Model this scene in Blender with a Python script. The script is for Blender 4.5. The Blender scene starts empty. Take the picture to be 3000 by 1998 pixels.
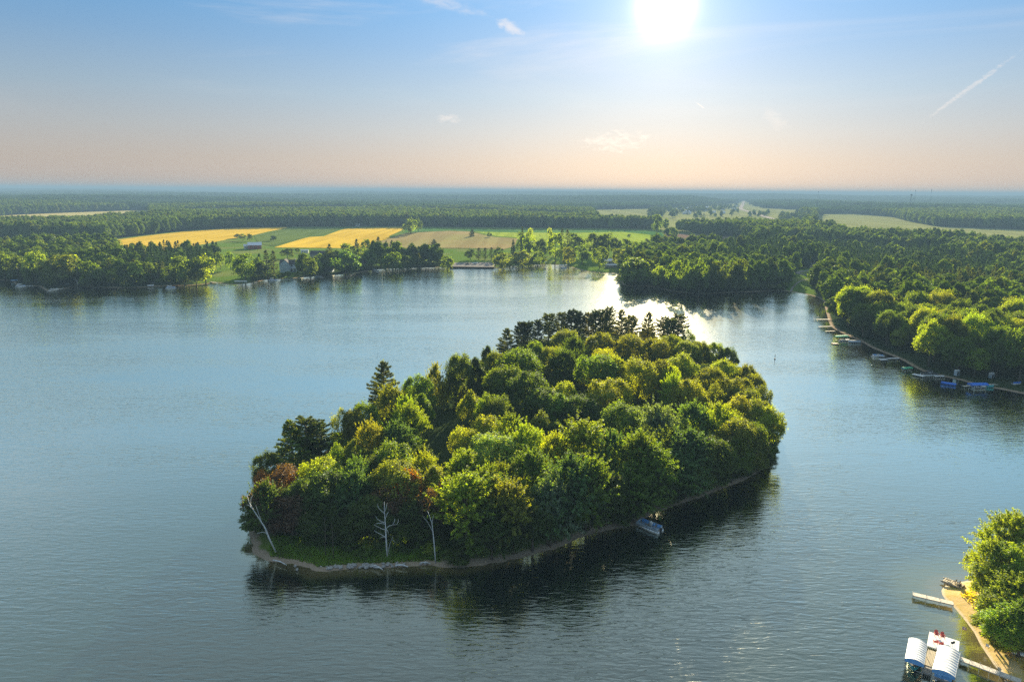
import bpy, math, random
import numpy as np
from mathutils import Matrix, Vector

SC = bpy.context.scene
COL = SC.collection
RNG = np.random.RandomState(7)
random.seed(7)
R = math.radians

# ------------------------------------------------------------------ camera
CAM_H = 80.0
PITCH = R(12.38)
ROLL = 0.0066
F0 = np.array((0, math.cos(PITCH), -math.sin(PITCH)))
U0 = np.array((0, math.sin(PITCH), math.cos(PITCH)))
R0 = np.array((1.0, 0, 0))
CR = R0 * math.cos(ROLL) + U0 * math.sin(ROLL)
CU = U0 * math.cos(ROLL) - R0 * math.sin(ROLL)
FOC = 2000.0                      # focal length in pixels of the 3000 px wide photograph


def G(px, py, z=0.0):
    """the point at height z that the photograph shows at (px, py)"""
    d = F0 * FOC + CR * (px - 1500) + CU * (999 - py)
    t = (z - CAM_H) / d[2]
    return (float(d[0] * t), float(d[1] * t), float(z))


def P(x, y, z):
    """where the photograph shows a point"""
    v = np.array((x, y, z - CAM_H))
    f = v @ F0
    return 1500 + FOC * (v @ CR) / f, 999 - FOC * (v @ CU) / f


cam = bpy.data.cameras.new("camera")
cam.sensor_width = 36.0
cam.lens = 24.0
cam.clip_start = 0.5
cam.clip_end = 200000
cam_ob = bpy.data.objects.new("camera", cam)
COL.objects.link(cam_ob)
m = Matrix.Identity(4)
for i in range(3):
    m[i][0], m[i][1], m[i][2] = CR[i], CU[i], -F0[i]
m[2][3] = CAM_H
cam_ob.matrix_world = m
SC.camera = cam_ob

# ------------------------------------------------------------------ light
SUN_EL = R(13.6)
SUN_AZ = R(11.6)                  # to the right of the view's heading (+Y)
SUN_DIR = Vector((math.sin(SUN_AZ) * math.cos(SUN_EL), math.cos(SUN_AZ) * math.cos(SUN_EL), math.sin(SUN_EL)))
sun = bpy.data.lights.new("sun", 'SUN')
sun.energy = 5.0
sun.angle = R(0.6)
sun.color = (1.0, 0.87, 0.60)
sun_ob = bpy.data.objects.new("sun", sun)
sun_ob.rotation_euler = SUN_DIR.to_track_quat('Z', 'Y').to_euler()
sun_ob.location = (0, 0, 300)
COL.objects.link(sun_ob)

world = bpy.data.worlds.new("World")
SC.world = world
world.use_nodes = True
wt = world.node_tree
for n in list(wt.nodes):
    wt.nodes.remove(n)


class NT:
    """short hand for building node trees"""
    def __init__(s, tree):
        s.t = tree

    def n(s, kind, **kw):
        nd = s.t.nodes.new(kind)
        for k, v in kw.items():
            if k in nd.inputs:
                s.set(nd, k, v)
            else:
                setattr(nd, k, v)
        return nd

    def set(s, nd, key, v):
        if isinstance(v, bpy.types.NodeSocket):
            s.t.links.new(v, nd.inputs[key])
        else:
            nd.inputs[key].default_value = v

    def math(s, op, a, b=None, c=None, clamp=False):
        nd = s.t.nodes.new('ShaderNodeMath')
        nd.operation = op
        nd.use_clamp = clamp
        for i, v in enumerate((a, b, c)):
            if v is not None:
                s.set(nd, i, v)
        return nd.outputs[0]

    def vmath(s, op, a, b=None, out=0):
        nd = s.t.nodes.new('ShaderNodeVectorMath')
        nd.operation = op
        s.set(nd, 0, a)
        if b is not None:
            s.set(nd, 1, b)
        return nd.outputs[out]

    def mix(s, f, a, b, blend='MIX'):
        nd = s.t.nodes.new('ShaderNodeMix')
        nd.data_type = 'RGBA'
        nd.blend_type = blend
        nd.clamp_factor = True
        s.set(nd, 0, f)
        s.set(nd, 6, a)
        s.set(nd, 7, b)
        return nd.outputs[2]

    def ramp(s, f, stops, interp='LINEAR'):
        nd = s.t.nodes.new('ShaderNodeValToRGB')
        cr = nd.color_ramp
        cr.interpolation = interp
        while len(cr.elements) < len(stops):
            cr.elements.new(0.5)
        for e, (p, c) in zip(cr.elements, stops):
            e.position = p
            e.color = (c[0], c[1], c[2], 1) if len(c) == 3 else c
        s.set(nd, 0, f)
        return nd.outputs[0]

    def mapr(s, v, a, b, c=0.0, d=1.0, smooth=True):
        nd = s.t.nodes.new('ShaderNodeMapRange')
        nd.interpolation_type = 'SMOOTHSTEP' if smooth else 'LINEAR'
        for i, q in enumerate((v, a, b, c, d)):
            s.set(nd, i, q)
        return nd.outputs[0]

    def noise(s, vec, scale, detail=3.0, rough=0.5, dist=0.0, out=0):
        nd = s.t.nodes.new('ShaderNodeTexNoise')
        s.set(nd, 'Vector', vec)
        nd.inputs['Scale'].default_value = scale
        nd.inputs['Detail'].default_value = detail
        nd.inputs['Roughness'].default_value = rough
        nd.inputs['Distortion'].default_value = dist
        return nd.outputs[out]


w = NT(wt)
sky = w.n('ShaderNodeTexSky')
sky.sky_type = 'NISHITA'
sky.sun_disc = False
sky.sun_elevation = SUN_EL
sky.sun_rotation = SUN_AZ
sky.altitude = 300
sky.air_density = 1.0
sky.dust_density = 1.0
sky.ozone_density = 1.5
tc = w.n('ShaderNodeTexCoord')
dirv = w.vmath('NORMALIZE', tc.outputs['Generated'])
sep = w.n('ShaderNodeSeparateXYZ', Vector=dirv)
el = w.math('MULTIPLY', w.math('ARCSINE', sep.outputs[2]), 180 / math.pi)       # degrees above the horizon
cosang = w.vmath('DOT_PRODUCT', dirv, tuple(SUN_DIR), out=1)
ang = w.math('MULTIPLY', w.math('ARCCOSINE', w.math('MINIMUM', cosang, 1.0)), 180 / math.pi)
# evening air: blue at the top of the view, pale in the middle, peach along the horizon; brighter round the sun
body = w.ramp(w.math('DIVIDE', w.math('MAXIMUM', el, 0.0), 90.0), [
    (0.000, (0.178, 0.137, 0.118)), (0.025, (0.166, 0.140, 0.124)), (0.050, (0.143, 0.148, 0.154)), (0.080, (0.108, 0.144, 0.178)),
    (0.120, (0.066, 0.124, 0.198)), (0.155, (0.042, 0.114, 0.210)), (0.32, (0.100, 0.160, 0.222)), (1.0, (0.140, 0.172, 0.205))])  # last two stops, above the view, raised as added fill for shaded sides
glow = w.math('ADD', w.math('ADD',
        w.math('MULTIPLY', w.math('POWER', 2.718, w.math('DIVIDE', ang, -14.0)), 0.09),
        w.math('MULTIPLY', w.math('POWER', 2.718, w.math('DIVIDE', ang, -2.5)), 0.62)),
        w.math('MULTIPLY', w.math('POWER', 2.718, w.math('MULTIPLY', w.math('POWER', w.math('DIVIDE', ang, 1.35), 2.0), -1.0)), 3.2))
sidef = w.mapr(ang, 4.0, 48.0, 0.98, 0.70)
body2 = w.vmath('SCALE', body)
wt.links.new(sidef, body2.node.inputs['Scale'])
glowc = w.vmath('SCALE', (1.0, 0.88, 0.80))
wt.links.new(w.math('MULTIPLY', glow, 0.28), glowc.node.inputs['Scale'])
# thin cirrus, a contrail and a few small low clouds, all in the sky itself
az = w.math('MULTIPLY', w.math('ARCTAN2', sep.outputs[0], sep.outputs[1]), 180 / math.pi)
sk = w.n('ShaderNodeCombineXYZ', X=az, Y=w.math('MULTIPLY', el, 1.0))
rotm = w.n('ShaderNodeMapping', Vector=sk.outputs[0], Rotation=(0, 0, R(14)), Scale=(0.022, 0.19, 1))
cir = w.noise(rotm.outputs[0], 1.0, 6, 0.6, 0.8)
cirm = w.math('MULTIPLY', w.mapr(cir, 0.47, 0.78), w.mapr(el, 3.0, 12.0, 0.05, 0.45))


def sky_spot(a, e, ra, re, rot=0.0, lo=0.35, hi=0.75, nscale=1.2, soft=1.0):
    """a small cloud at azimuth a, elevation e"""
    da = w.math('SUBTRACT', az, a)
    de = w.math('SUBTRACT', el, e)
    c, s_ = math.cos(R(rot)), math.sin(R(rot))
    u = w.math('DIVIDE', w.math('ADD', w.math('MULTIPLY', da, c), w.math('MULTIPLY', de, s_)), ra)
    v = w.math('DIVIDE', w.math('SUBTRACT', w.math('MULTIPLY', de, c), w.math('MULTIPLY', da, s_)), re)
    d = w.math('ADD', w.math('MULTIPLY', u, u), w.math('MULTIPLY', v, v))
    q = w.noise(w.n('ShaderNodeMapping', Vector=sk.outputs[0], Scale=(1, 2.2, 1)).outputs[0], nscale, 5, 0.65, 0.4)
    g = w.math('SUBTRACT', q, w.math('MULTIPLY', d, 0.35 * soft))
    return w.mapr(g, lo, hi)


clouds = w.math('ADD', w.math('MULTIPLY', sky_spot(8.2, 3.9, 4.6, 1.3, 0, 0.36, 0.60, 1.1), 0.55),
                w.math('MULTIPLY', sky_spot(-5.2, 5.6, 1.3, 0.4, 0, 0.2, 0.6, 1.5), 0.4))
clouds = w.math('ADD', clouds, w.math('MULTIPLY', sky_spot(-0.3, 12.3, 1.2, 0.45, -22, 0.05, 0.6, 1.0), 0.55))
clouds = w.math('ADD', clouds, w.math('MULTIPLY', sky_spot(-5.5, 13.9, 4.0, 0.5, -14, 0.1, 0.8, 0.9), 0.35))
clouds = w.math('ADD', clouds, w.math('MULTIPLY', sky_spot(20.2, 5.3, 1.4, 0.7, -35, 0.2, 0.7, 0.8), 0.30))
clouds = w.math('ADD', clouds, w.math('MULTIPLY', sky_spot(32.3, 6.9, 3.7, 0.22, 39, 0.22, 0.62, 2.6), 0.42))
clouds = w.math('ADD', clouds, w.math('MULTIPLY', sky_spot(14.6, 6.5, 0.5, 0.05, -35, 0.0, 0.5, 1.2), 0.5))
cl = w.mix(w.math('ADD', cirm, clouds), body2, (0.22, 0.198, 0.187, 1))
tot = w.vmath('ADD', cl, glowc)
nsky = w.vmath('SCALE', sky.outputs[0])
nsky.node.inputs['Scale'].default_value = 0.05
# the physical sky lends a part of the light, the evening colours the rest
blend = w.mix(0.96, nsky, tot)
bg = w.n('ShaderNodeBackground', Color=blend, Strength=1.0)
out = w.n('ShaderNodeOutputWorld', Surface=bg.outputs[0])
world.cycles.sampling_method = 'MANUAL'
world.cycles.sample_map_resolution = 1024

SC.view_settings.view_transform = 'Standard'
SC.view_settings.look = 'None'
SC.view_settings.gamma = 1.0
SC.view_settings.exposure = 2.1
SC.view_settings.use_curve_mapping = False
SC.render.engine = 'CYCLES'
cy = SC.cycles
cy.max_bounces = 6
cy.diffuse_bounces = 3
cy.glossy_bounces = 2
cy.transmission_bounces = 3
cy.transparent_max_bounces = 4
cy.volume_bounces = 0
cy.caustics_reflective = False
cy.caustics_refractive = False
cy.sample_clamp_indirect = 6.0
cy.sample_clamp_direct = 0.8
cy.use_denoising = False
cy.denoiser = 'OPENIMAGEDENOISE'
SC.render.film_transparent = False

# ------------------------------------------------------------------ helpers


def tag(o, label=None, cat=None, group=None, kind=None):
    for k, v in (('label', label), ('category', cat), ('group', group), ('kind', kind)):
        if v:
            o[k] = v
    return o


def link(name, data, parent=None, loc=None, rotz=None):
    o = bpy.data.objects.new(name, data)
    COL.objects.link(o)
    if parent is not None:
        o.parent = parent
    if loc is not None:
        o.location = loc
    if rotz is not None:
        o.rotation_euler = (0, 0, rotz)
    return o


def empty(name, loc, rz=0, label=None, cat=None, group=None):
    o = link(name, None, None, loc, rz)
    o.empty_display_size = 0.5
    return tag(o, label, cat, group)


def mesh_np(name, verts, faces, mat=None, smooth=False):
    """verts (n,3), faces (m,k) arrays"""
    verts = np.asarray(verts, dtype=np.float32)
    faces = np.asarray(faces, dtype=np.int32)
    me = bpy.data.meshes.new(name)
    me.vertices.add(len(verts))
    me.vertices.foreach_set('co', verts.ravel())
    k = faces.shape[1]
    me.loops.add(faces.size)
    me.loops.foreach_set('vertex_index', faces.ravel())
    me.polygons.add(len(faces))
    me.polygons.foreach_set('loop_start', np.arange(0, faces.size, k, dtype=np.int32))
    me.polygons.foreach_set('use_smooth', np.full(len(faces), smooth, dtype=bool))
    me.update(calc_edges=True)
    if mat:
        me.materials.append(mat)
    return me


class MB:
    """collects simple solids into one mesh"""
    def __init__(s):
        s.v, s.f = [], []

    def add(s, vs, fs):
        o = len(s.v)
        s.v += [tuple(map(float, v)) for v in vs]
        s.f += [tuple(i + o for i in f) for f in fs]
        return s

    def box(s, c, size, rz=0.0):
        cx, cy_, cz = c
        hx, hy, hz = size[0] / 2, size[1] / 2, size[2] / 2
        ca, sa = math.cos(rz), math.sin(rz)
        vs = []
        for z in (-hz, hz):
            for x, y in ((-hx, -hy), (hx, -hy), (hx, hy), (-hx, hy)):
                vs.append((cx + x * ca - y * sa, cy_ + x * sa + y * ca, cz + z))
        return s.add(vs, [(3, 2, 1, 0), (4, 5, 6, 7), (0, 1, 5, 4), (1, 2, 6, 5), (2, 3, 7, 6), (3, 0, 4, 7)])

    def tube(s, pts, rad, n=6, cap=True):
        pts = [Vector(p) for p in pts]
        if not hasattr(rad, '__len__'):
            rad = [rad] * len(pts)
        rings, o = [], len(s.v)
        for i, p in enumerate(pts):
            d = (pts[min(i + 1, len(pts) - 1)] - pts[max(i - 1, 0)]).normalized()
            a = d.cross(Vector((0, 0, 1)) if abs(d.z) < 0.9 else Vector((1, 0, 0))).normalized()
            b = d.cross(a)
            for k in range(n):
                t = 2 * math.pi * k / n
                s.v.append(tuple(p + (a * math.cos(t) + b * math.sin(t)) * rad[i]))
        for i in range(len(pts) - 1):
            for k in range(n):
                k2 = (k + 1) % n
                s.f.append((o + i * n + k, o + i * n + k2, o + (i + 1) * n + k2, o + (i + 1) * n + k))
        if cap:
            s.f.append(tuple(o + k for k in range(n))[::-1])
            s.f.append(tuple(o + (len(pts) - 1) * n + k for k in range(n)))
        return s

    def prism(s, poly, z0, z1):
        n = len(poly)
        vs = [(x, y, z0) for x, y in poly] + [(x, y, z1) for x, y in poly]
        fs = [tuple(range(n))[::-1], tuple(range(n, 2 * n))]
        fs += [(i, (i + 1) % n, n + (i + 1) % n, n + i) for i in range(n)]
        return s.add(vs, fs)

    def mesh(s, name, mat, smooth=False):
        me = bpy.data.meshes.new(name)
        me.from_pydata(s.v, [], s.f)
        if smooth:
            me.polygons.foreach_set('use_smooth', [True] * len(me.polygons))
        me.update()
        if mat:
            me.materials.append(mat)
        return me

    def build(s, name, mat, parent=None, smooth=False):
        return link(name, s.mesh(name, mat, smooth), parent)


def copy_tree(o, parent=None):
    c = o.copy()
    COL.objects.link(c)
    c.parent = parent
    for ch in list(o.children):
        copy_tree(ch, c)
    return c


def seg_dist(pts, poly, closed=True):
    """distance of pts (n,2) to a polyline"""
    a = np.asarray(poly, dtype=np.float64)
    b = np.roll(a, -1, axis=0)
    if not closed:
        a, b = a[:-1], b[:-1]
    d = np.full(len(pts), 1e18)
    for p, q in zip(a, b):
        e = q - p
        L = max(e @ e, 1e-9)
        wv = pts - p
        t = np.clip((wv @ e) / L, 0, 1)
        r = wv - t[:, None] * e
        d = np.minimum(d, (r * r).sum(1))
    return np.sqrt(d)


def inside(pts, poly):
    a = np.asarray(poly, dtype=np.float64)
    b = np.roll(a, -1, axis=0)
    c = np.zeros(len(pts), dtype=bool)
    x, y = pts[:, 0], pts[:, 1]
    for (x1, y1), (x2, y2) in zip(a, b):
        if y1 == y2:
            continue
        k = ((y1 > y) != (y2 > y)) & (x < (x2 - x1) * (y - y1) / (y2 - y1) + x1)
        c ^= k
    return c


def sdist(pts, poly):
    """positive inside"""
    d = seg_dist(pts, poly)
    return np.where(inside(pts, poly), d, -d)


def smooth_line(pts, n=6, closed=False, jit=0.0):
    """Catmull-Rom"""
    p = [np.array(q[:2], dtype=float) for q in pts]
    N = len(p)
    out_ = []
    for i in range(N if closed else N - 1):
        p0, p1, p2, p3 = (p[(i + k) % N] if closed else p[min(max(i + k, 0), N - 1)] for k in (-1, 0, 1, 2))
        for k in range(n):
            t = k / n
            q = 0.5 * (2 * p1 + (p2 - p0) * t + (2 * p0 - 5 * p1 + 4 * p2 - p3) * t * t + (3 * p1 - p0 - 3 * p2 + p3) * t ** 3)
            out_.append(q)
    if not closed:
        out_.append(p[-1])
    out_ = np.array(out_)
    if jit:
        out_ += RNG.normal(0, jit, out_.shape)
    return out_


def vnoise(x, y, seed=0):
    """smooth sum-of-sines noise, about -1..1"""
    r = np.random.RandomState(seed)
    s = np.zeros_like(x)
    for k in range(10):
        a = r.uniform(0, 2 * math.pi)
        f = 2 ** r.uniform(-0.8, 1.0)
        s += np.sin((x * math.cos(a) + y * math.sin(a)) * f * 2 * math.pi + r.uniform(0, 6.28))
    return s / 10 ** 0.5 / 1.2


# ------------------------------------------------------------------ the map (photograph pixels -> ground)
def pix(*pts, z=0.0):
    return [G(a, b, z)[:2] for a, b in pts]


SHORE_FAR = pix((-150, 815), (0, 821), (35, 824), (54, 838), (111, 838), (137, 851), (191, 845), (232, 838), (271, 842), (350, 843),
                (414, 842), (478, 838), (541, 837), (589, 834), (637, 829), (669, 834), (732, 830), (786, 819), (821, 818),
                (866, 815), (907, 811), (971, 807), (1038, 800), (1082, 794), (1114, 789), (1162, 787), (1210, 785), (1305, 783),
                (1432, 781), (1448, 784), (1495, 780), (1591, 775), (1655, 779), (1687, 787), (1718, 795), (1766, 800),
                (1814, 803), (1824, 832), (1846, 838), (1910, 840), (1957, 851), (2005, 858), (2069, 861), (2150, 857),
                (2211, 855), (2276, 851), (2312, 854), (2373, 865), (2409, 879), (2418, 905), (2431, 949),
                (2443, 962), (2466, 975), (2520, 999), (2559, 1021), (2633, 1050), (2698, 1085), (2764, 1103), (2820, 1115),
                (2865, 1130), (2924, 1139), (3000, 1154))
shore_far = smooth_line(SHORE_FAR, 5)
LAKE = np.vstack([[(-900, 560), (-640, 600)], shore_far, [(215, 262), (300, 240), (420, 120), (420, -300), (-900, -300)]])
ISLAND = smooth_line(pix((755, 1628), (799, 1643), (858, 1650), (917, 1667), (947, 1672), (1007, 1666), (1066, 1662), (1185, 1659), (1265, 1654),
                         (1330, 1662), (1441, 1648), (1505, 1637), (1568, 1621), (1632, 1602), (1696, 1575), (1766, 1554), (1839, 1541), (1874, 1528),
                         (1912, 1502), (1967, 1483), (2030, 1462), (2100, 1436), (2180, 1405), (2235, 1370), (2262, 1320), (2262, 1270), (2235, 1205),
                         (2190, 1140), (2130, 1085), (2060, 1042), (1980, 1018), (1880, 1008), (1760, 1004), (1650, 1010), (1540, 1030), (1430, 1075),
                         (1300, 1135), (1180, 1195), (1060, 1262), (940, 1330), (840, 1392), (775, 1450), (742, 1510), (735, 1570), (740, 1608)),
                     4, True, 0.15)
SPIT = smooth_line(pix((2868, 1694), (2832, 1702), (2790, 1708), (2762, 1722), (2760, 1740), (2772, 1757), (2793, 1775), (2828, 1817), (2856, 1855), (2870, 1883),
                       (2891, 1915), (2919, 1957), (2944, 1995)) + [(69, 74), (72, 40), (80, -40), (250, -60), (260, 90), (140, 140), (113, 134)],
                   4, True)


def land_sd(pts):
    """signed distance to the waterline, positive on land; and the id of the nearest land"""
    a = -sdist(pts, LAKE)
    b = sdist(pts, ISLAND)
    c = sdist(pts, SPIT)
    return np.maximum(np.maximum(a, b), c), a, b, c


FIELDS = {  # name: (material key, polygon in photograph pixels)
    'golden_field': [('wheat', ((326, 705), (478, 686), (573, 676), (701, 668), (837, 666), (842, 668), (790, 679), (741, 690), (660, 703), (600, 716), (480, 735), (345, 730))),
                     ('wheat', ((802, 726), (907, 695), (945, 693), (1012, 671), (1066, 668), (1179, 666), (1178, 676), (1139, 693), (1146, 697), (1095, 714), (1082, 725), (1034, 728)))],
    'crop_field': [('crop', ((846, 668), (1009, 668), (940, 691), (903, 693), (800, 723), (760, 715), (745, 692), (792, 680)))],
    'tan_field': [('tan', ((1150, 697), (1187, 684), (1321, 676), (1372, 679), (1450, 695), (1515, 699), (1505, 724), (1476, 731), (1394, 728), (1250, 729), (1090, 727), (1098, 715)))],
    'corn_field': [('corn', ((1380, 678), (1518, 681), (1677, 682), (1824, 679), (1894, 686), (1957, 701), (1989, 719), (1929, 728), (1800, 726), (1660, 715), (1520, 704), (1515, 697), (1452, 693)))],
    'ploughed_field': [('plough', ((1938, 680), (1983, 684), (2150, 695), (2200, 706), (2185, 719), (2130, 722), (1998, 722), (1960, 700)))],
    'pale_field': [('pasture', ((1731, 619), (1750, 615), (1950, 610), (2080, 602), (2160, 596), (2172, 588), (2188, 588), (2215, 604), (2300, 622), (2380, 640), (2384, 664), (2260, 676), (2150, 678), (1976, 678), (1941, 674), (1900, 665), (1760, 660)))],
    'long_field': [('pasture', ((2397, 627), (2494, 627), (2615, 637), (2659, 649), (2736, 664), (3000, 674), (3200, 680), (3200, 752), (3000, 742), (2897, 732), (2816, 722), (2560, 716), (2474, 703), (2385, 678))),
                   ('pasture', ((2235, 610), (2348, 616), (2380, 626), (2290, 632), (2250, 626)))],
    'distant_strip': [('straw', ((2595, 603), (2660, 601), (2668, 607), (2625, 611))), ('pasture', ((1430, 606), (1490, 603), (1500, 608), (1440, 612))), ('straw', ((690, 611), (790, 606), (795, 609), (700, 614))), ('pasture', ((1180, 597), (1260, 594), (1262, 597), (1190, 600))), ('straw', ((420, 606), (500, 603), (504, 606), (430, 609)))],
    'distant_field': [('straw', ((-200, 646), (35, 631), (220, 623), (432, 616), (445, 655), (223, 664), (35, 672), (-200, 684)))],
    'meadow': [('meadow', ((1182, 683), (1190, 668), (1300, 672), (1560, 675), (1880, 676), (1935, 682), (1950, 697), (1894, 687), (1824, 680), (1677, 683), (1518, 682), (1380, 679), (1321, 677))),
               ('lawn', ((730, 735), (800, 727), (1034, 729), (1090, 728), (1250, 730), (1400, 729), (1476, 733), (1500, 745), (1430, 766), (1310, 766), (1200, 770), (1090, 776), (1010, 786), (900, 797), (800, 805), (745, 800), (690, 790), (650, 775), (700, 745))),
               ('lawn', ((600, 824), (640, 790), (690, 785), (710, 800), (680, 815), (640, 822))),
               ('lawn', ((786, 812), (850, 796), (880, 796), (860, 810), (821, 814)))],
}
OPEN = []
for nm, lst in FIELDS.items():
    for mk, poly in lst:
        OPEN.append((nm, mk, np.array(pix(*poly, z=2.0))))
OPEN_EXTRA = [np.array(pix(*p, z=2.0)) for p in (
    ((1290, 783), (1290, 764), (1440, 764), (1450, 782)),                       # boat landing
    ((2300, 853), (2330, 800), (2320, 790), (2440, 782), (2400, 800), (2380, 830), (2400, 872)),      # lawn by the cove
    ((1428, 790), (1430, 766), (1500, 745), (1500, 726), (1960, 720), (1900, 752), (1832, 770), (1822, 832), (1690, 790), (1590, 777)),
    ((330, 700), (573, 673), (840, 665), (1182, 664), (1900, 671), (2190, 700), (2190, 724), (1990, 730), (1500, 745), (1430, 770), (640, 772), (640, 748), (330, 748)),
    ((330, 700), (740, 688), (740, 735), (700, 755), (345, 755)),
    ((-200, 712), (330, 706), (330, 735), (-200, 738)),
    ((540, 638), (800, 635), (1120, 627), (1400, 641), (1730, 652), (1730, 641), (1400, 631), (1120, 618), (800, 625), (540, 629)),
    ((2180, 706), (2520, 730), (3100, 780), (3100, 795), (2520, 742), (2180, 714)),
    ((560, 832), (620, 790), (650, 770), (735, 760), (735, 830)),
)]


def relief(x, y):
    r = np.hypot(x, y)
    k = np.clip((r - 1900) / 2500, 0, 1)
    k2 = np.clip((r - 6000) / 9000, 0, 1)
    h = k * (11 + 18 * vnoise(x / 5200, y / 2600, 3) + 5 * vnoise(x / 1500, y / 1300, 5))
    h += k2 * (18 + 26 * vnoise(x / 14000, y / 8000, 11))
    azd = np.degrees(np.arctan2(x, y))
    h += np.clip((r - 13000) / 10000, 0, 1) * 55 * np.exp(-((azd + 8) / 17) ** 2)
    h += np.clip((r - 11000) / 6000, 0, 1) * 30 * np.exp(-((azd + 32) / 8) ** 2)
    return np.clip(h, -1.0, 62.0) * (r > 1900)


FLATTEN = [p for (nm, mk, p) in OPEN if nm in ('pale_field', 'long_field', 'distant_field', 'distant_strip')]


def ground_z(pts):
    s, a, b, c = land_sd(pts)
    z = np.where(s > 0, np.minimum(0.16 * s, 1.0) + 1.0 * np.clip((s - 5) / 40, 0, 1), np.maximum(0.12 * s, -3.0))
    z = np.where((b > 0), np.minimum(0.35 * np.maximum(b, 0), 1.4) + 2.2 * np.clip((b - 4) / 30, 0, 1), z)
    rel = relief(pts[:, 0], pts[:, 1])
    far = np.hypot(pts[:, 0], pts[:, 1]) > 1500
    if far.any():
        q = pts[far]
        fm = np.full(len(q), 1e9)
        for p in FLATTEN:
            fm = np.minimum(fm, np.where(inside(q, p), 0, seg_dist(q, p)))
        rel[far] *= np.clip(fm / 350, 0, 1) ** 1.0
    return z + rel, s, a, b, c


# ------------------------------------------------------------------ materials
def material(name):
    mt = bpy.data.materials.new(name)
    mt.use_nodes = True
    t = mt.node_tree
    for n in list(t.nodes):
        t.nodes.remove(n)
    return mt, NT(t)


def finish(k, shader, disp=None):
    o = k.n('ShaderNodeOutputMaterial')
    k.t.links.new(shader, o.inputs['Surface'])
    return o


def plain(name, col, rough=0.6, metal=0.0, var=0.15, scale=3.0, spec=0.5, bump=0.0):
    mt, k = material(name)
    tcn = k.n('ShaderNodeTexCoord')
    nz = k.noise(tcn.outputs['Object'], scale, 4, 0.6)
    c = k.mix(k.mapr(nz, 0.3, 0.7), tuple(v * (1 - var) for v in col) + (1,), tuple(min(1, v * (1 + var)) for v in col) + (1,))
    b = k.n('ShaderNodeBsdfPrincipled', Roughness=rough, Metallic=metal)
    k.set(b, 'Base Color', c)
    k.set(b, 'Specular IOR Level', spec)
    if bump:
        bp = k.n('ShaderNodeBump', Strength=bump, Distance=0.02, Height=nz)
        k.set(b, 'Normal', bp.outputs[0])
    finish(k, b.outputs[0])
    return mt


def leaf_material(name, source, trans=0.55, gloss=0.015, tgain=(2.25, 2.0, 0.22)):
    mt, k = material(name)
    if source == 'OBJECT':
        col = k.n('ShaderNodeObjectInfo').outputs['Color']
    else:
        at = k.n('ShaderNodeAttribute', attribute_type='INSTANCER', attribute_name='tint')
        col = at.outputs['Color']
    geo = k.n('ShaderNodeNewGeometry')
    rnd = geo.outputs['Random Per Island']
    tcn = k.n('ShaderNodeTexCoord')
    nz = k.noise(tcn.outputs['Object'], 0.45, 2, 0.5)
    v = k.math('MULTIPLY', k.mapr(rnd, 0, 1, *((0.68, 1.38) if source == 'OBJECT' else (0.86, 1.16)), False), k.mapr(nz, 0.3, 0.7, 0.80, 1.2, False))
    hs = k.n('ShaderNodeHueSaturation', Hue=k.mapr(k.math('ADD', rnd, nz), 0.4, 1.6, 0.488, 0.512, False), Saturation=1.0, Value=v, Color=col)
    c = k.vmath('MULTIPLY', hs.outputs[0], (1.58, 1.56, 1.50))
    tr = k.vmath('MULTIPLY', c, tgain)
    d = k.n('ShaderNodeBsdfDiffuse', Color=c)
    t = k.n('ShaderNodeBsdfTranslucent', Color=tr)
    mx = k.n('ShaderNodeMixShader', Fac=trans)
    k.t.links.new(d.outputs[0], mx.inputs[1])
    k.t.links.new(t.outputs[0], mx.inputs[2])
    g = k.n('ShaderNodeBsdfGlossy', Color=(0.9, 0.95, 1.0, 1), Roughness=0.42)
    mx2 = k.n('ShaderNodeMixShader', Fac=gloss)
    k.t.links.new(mx.outputs[0], mx2.inputs[1])
    k.t.links.new(g.outputs[0], mx2.inputs[2])
    finish(k, mx2.outputs[0])
    return mt


M = {}
M['leaf'] = leaf_material('leaf', 'OBJECT')
M['needle'] = leaf_material('needle', 'OBJECT', trans=0.35, gloss=0.015, tgain=(3.0, 2.2, 0.5))
M['leaf_far'] = leaf_material('leaf_far', 'INSTANCER', trans=0.33, gloss=0.01, tgain=(1.25, 1.25, 0.35))
M['bark'] = plain('bark', (0.11, 0.085, 0.065), 0.9, var=0.35, scale=2.5)
M['bark_pale'] = plain('bark_pale', (0.5, 0.48, 0.44), 0.8, var=0.25, scale=4)
M['dead_wood'] = plain('dead_wood', (0.66, 0.66, 0.64), 0.8, var=0.2, scale=3)
M['white'] = plain('white', (0.80, 0.80, 0.78), 0.45, var=0.05)
M['white_panel'] = plain('white_panel', (0.70, 0.69, 0.67), 0.6, var=0.16, scale=0.9)
M['dock_wood'] = plain('dock_wood', (0.56, 0.50, 0.41), 0.85, var=0.28, scale=3)
M['dock_tan'] = plain('dock_tan', (0.42, 0.34, 0.22), 0.8, var=0.18, scale=5)
M['dock_grey'] = plain('dock_grey', (0.32, 0.29, 0.25), 0.85, var=0.2, scale=6)
M['metal'] = plain('metal', (0.55, 0.57, 0.6), 0.35, 0.8, var=0.1)
M['dark'] = plain('dark', (0.03, 0.035, 0.04), 0.6, var=0.2)
M['blue'] = plain('blue', (0.02, 0.16, 0.62), 0.5, var=0.12)
M['sky_blue'] = plain('sky_blue', (0.16, 0.42, 0.78), 0.5, var=0.08)
M['green'] = plain('green', (0.03, 0.36, 0.17), 0.5, var=0.12)
M['teal'] = plain('teal', (0.03, 0.32, 0.34), 0.5, var=0.12)
M['red'] = plain('red', (0.42, 0.03, 0.02), 0.5, var=0.1)
M['barn_red'] = plain('barn_red', (0.30, 0.045, 0.025), 0.8, var=0.2, scale=1)
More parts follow.
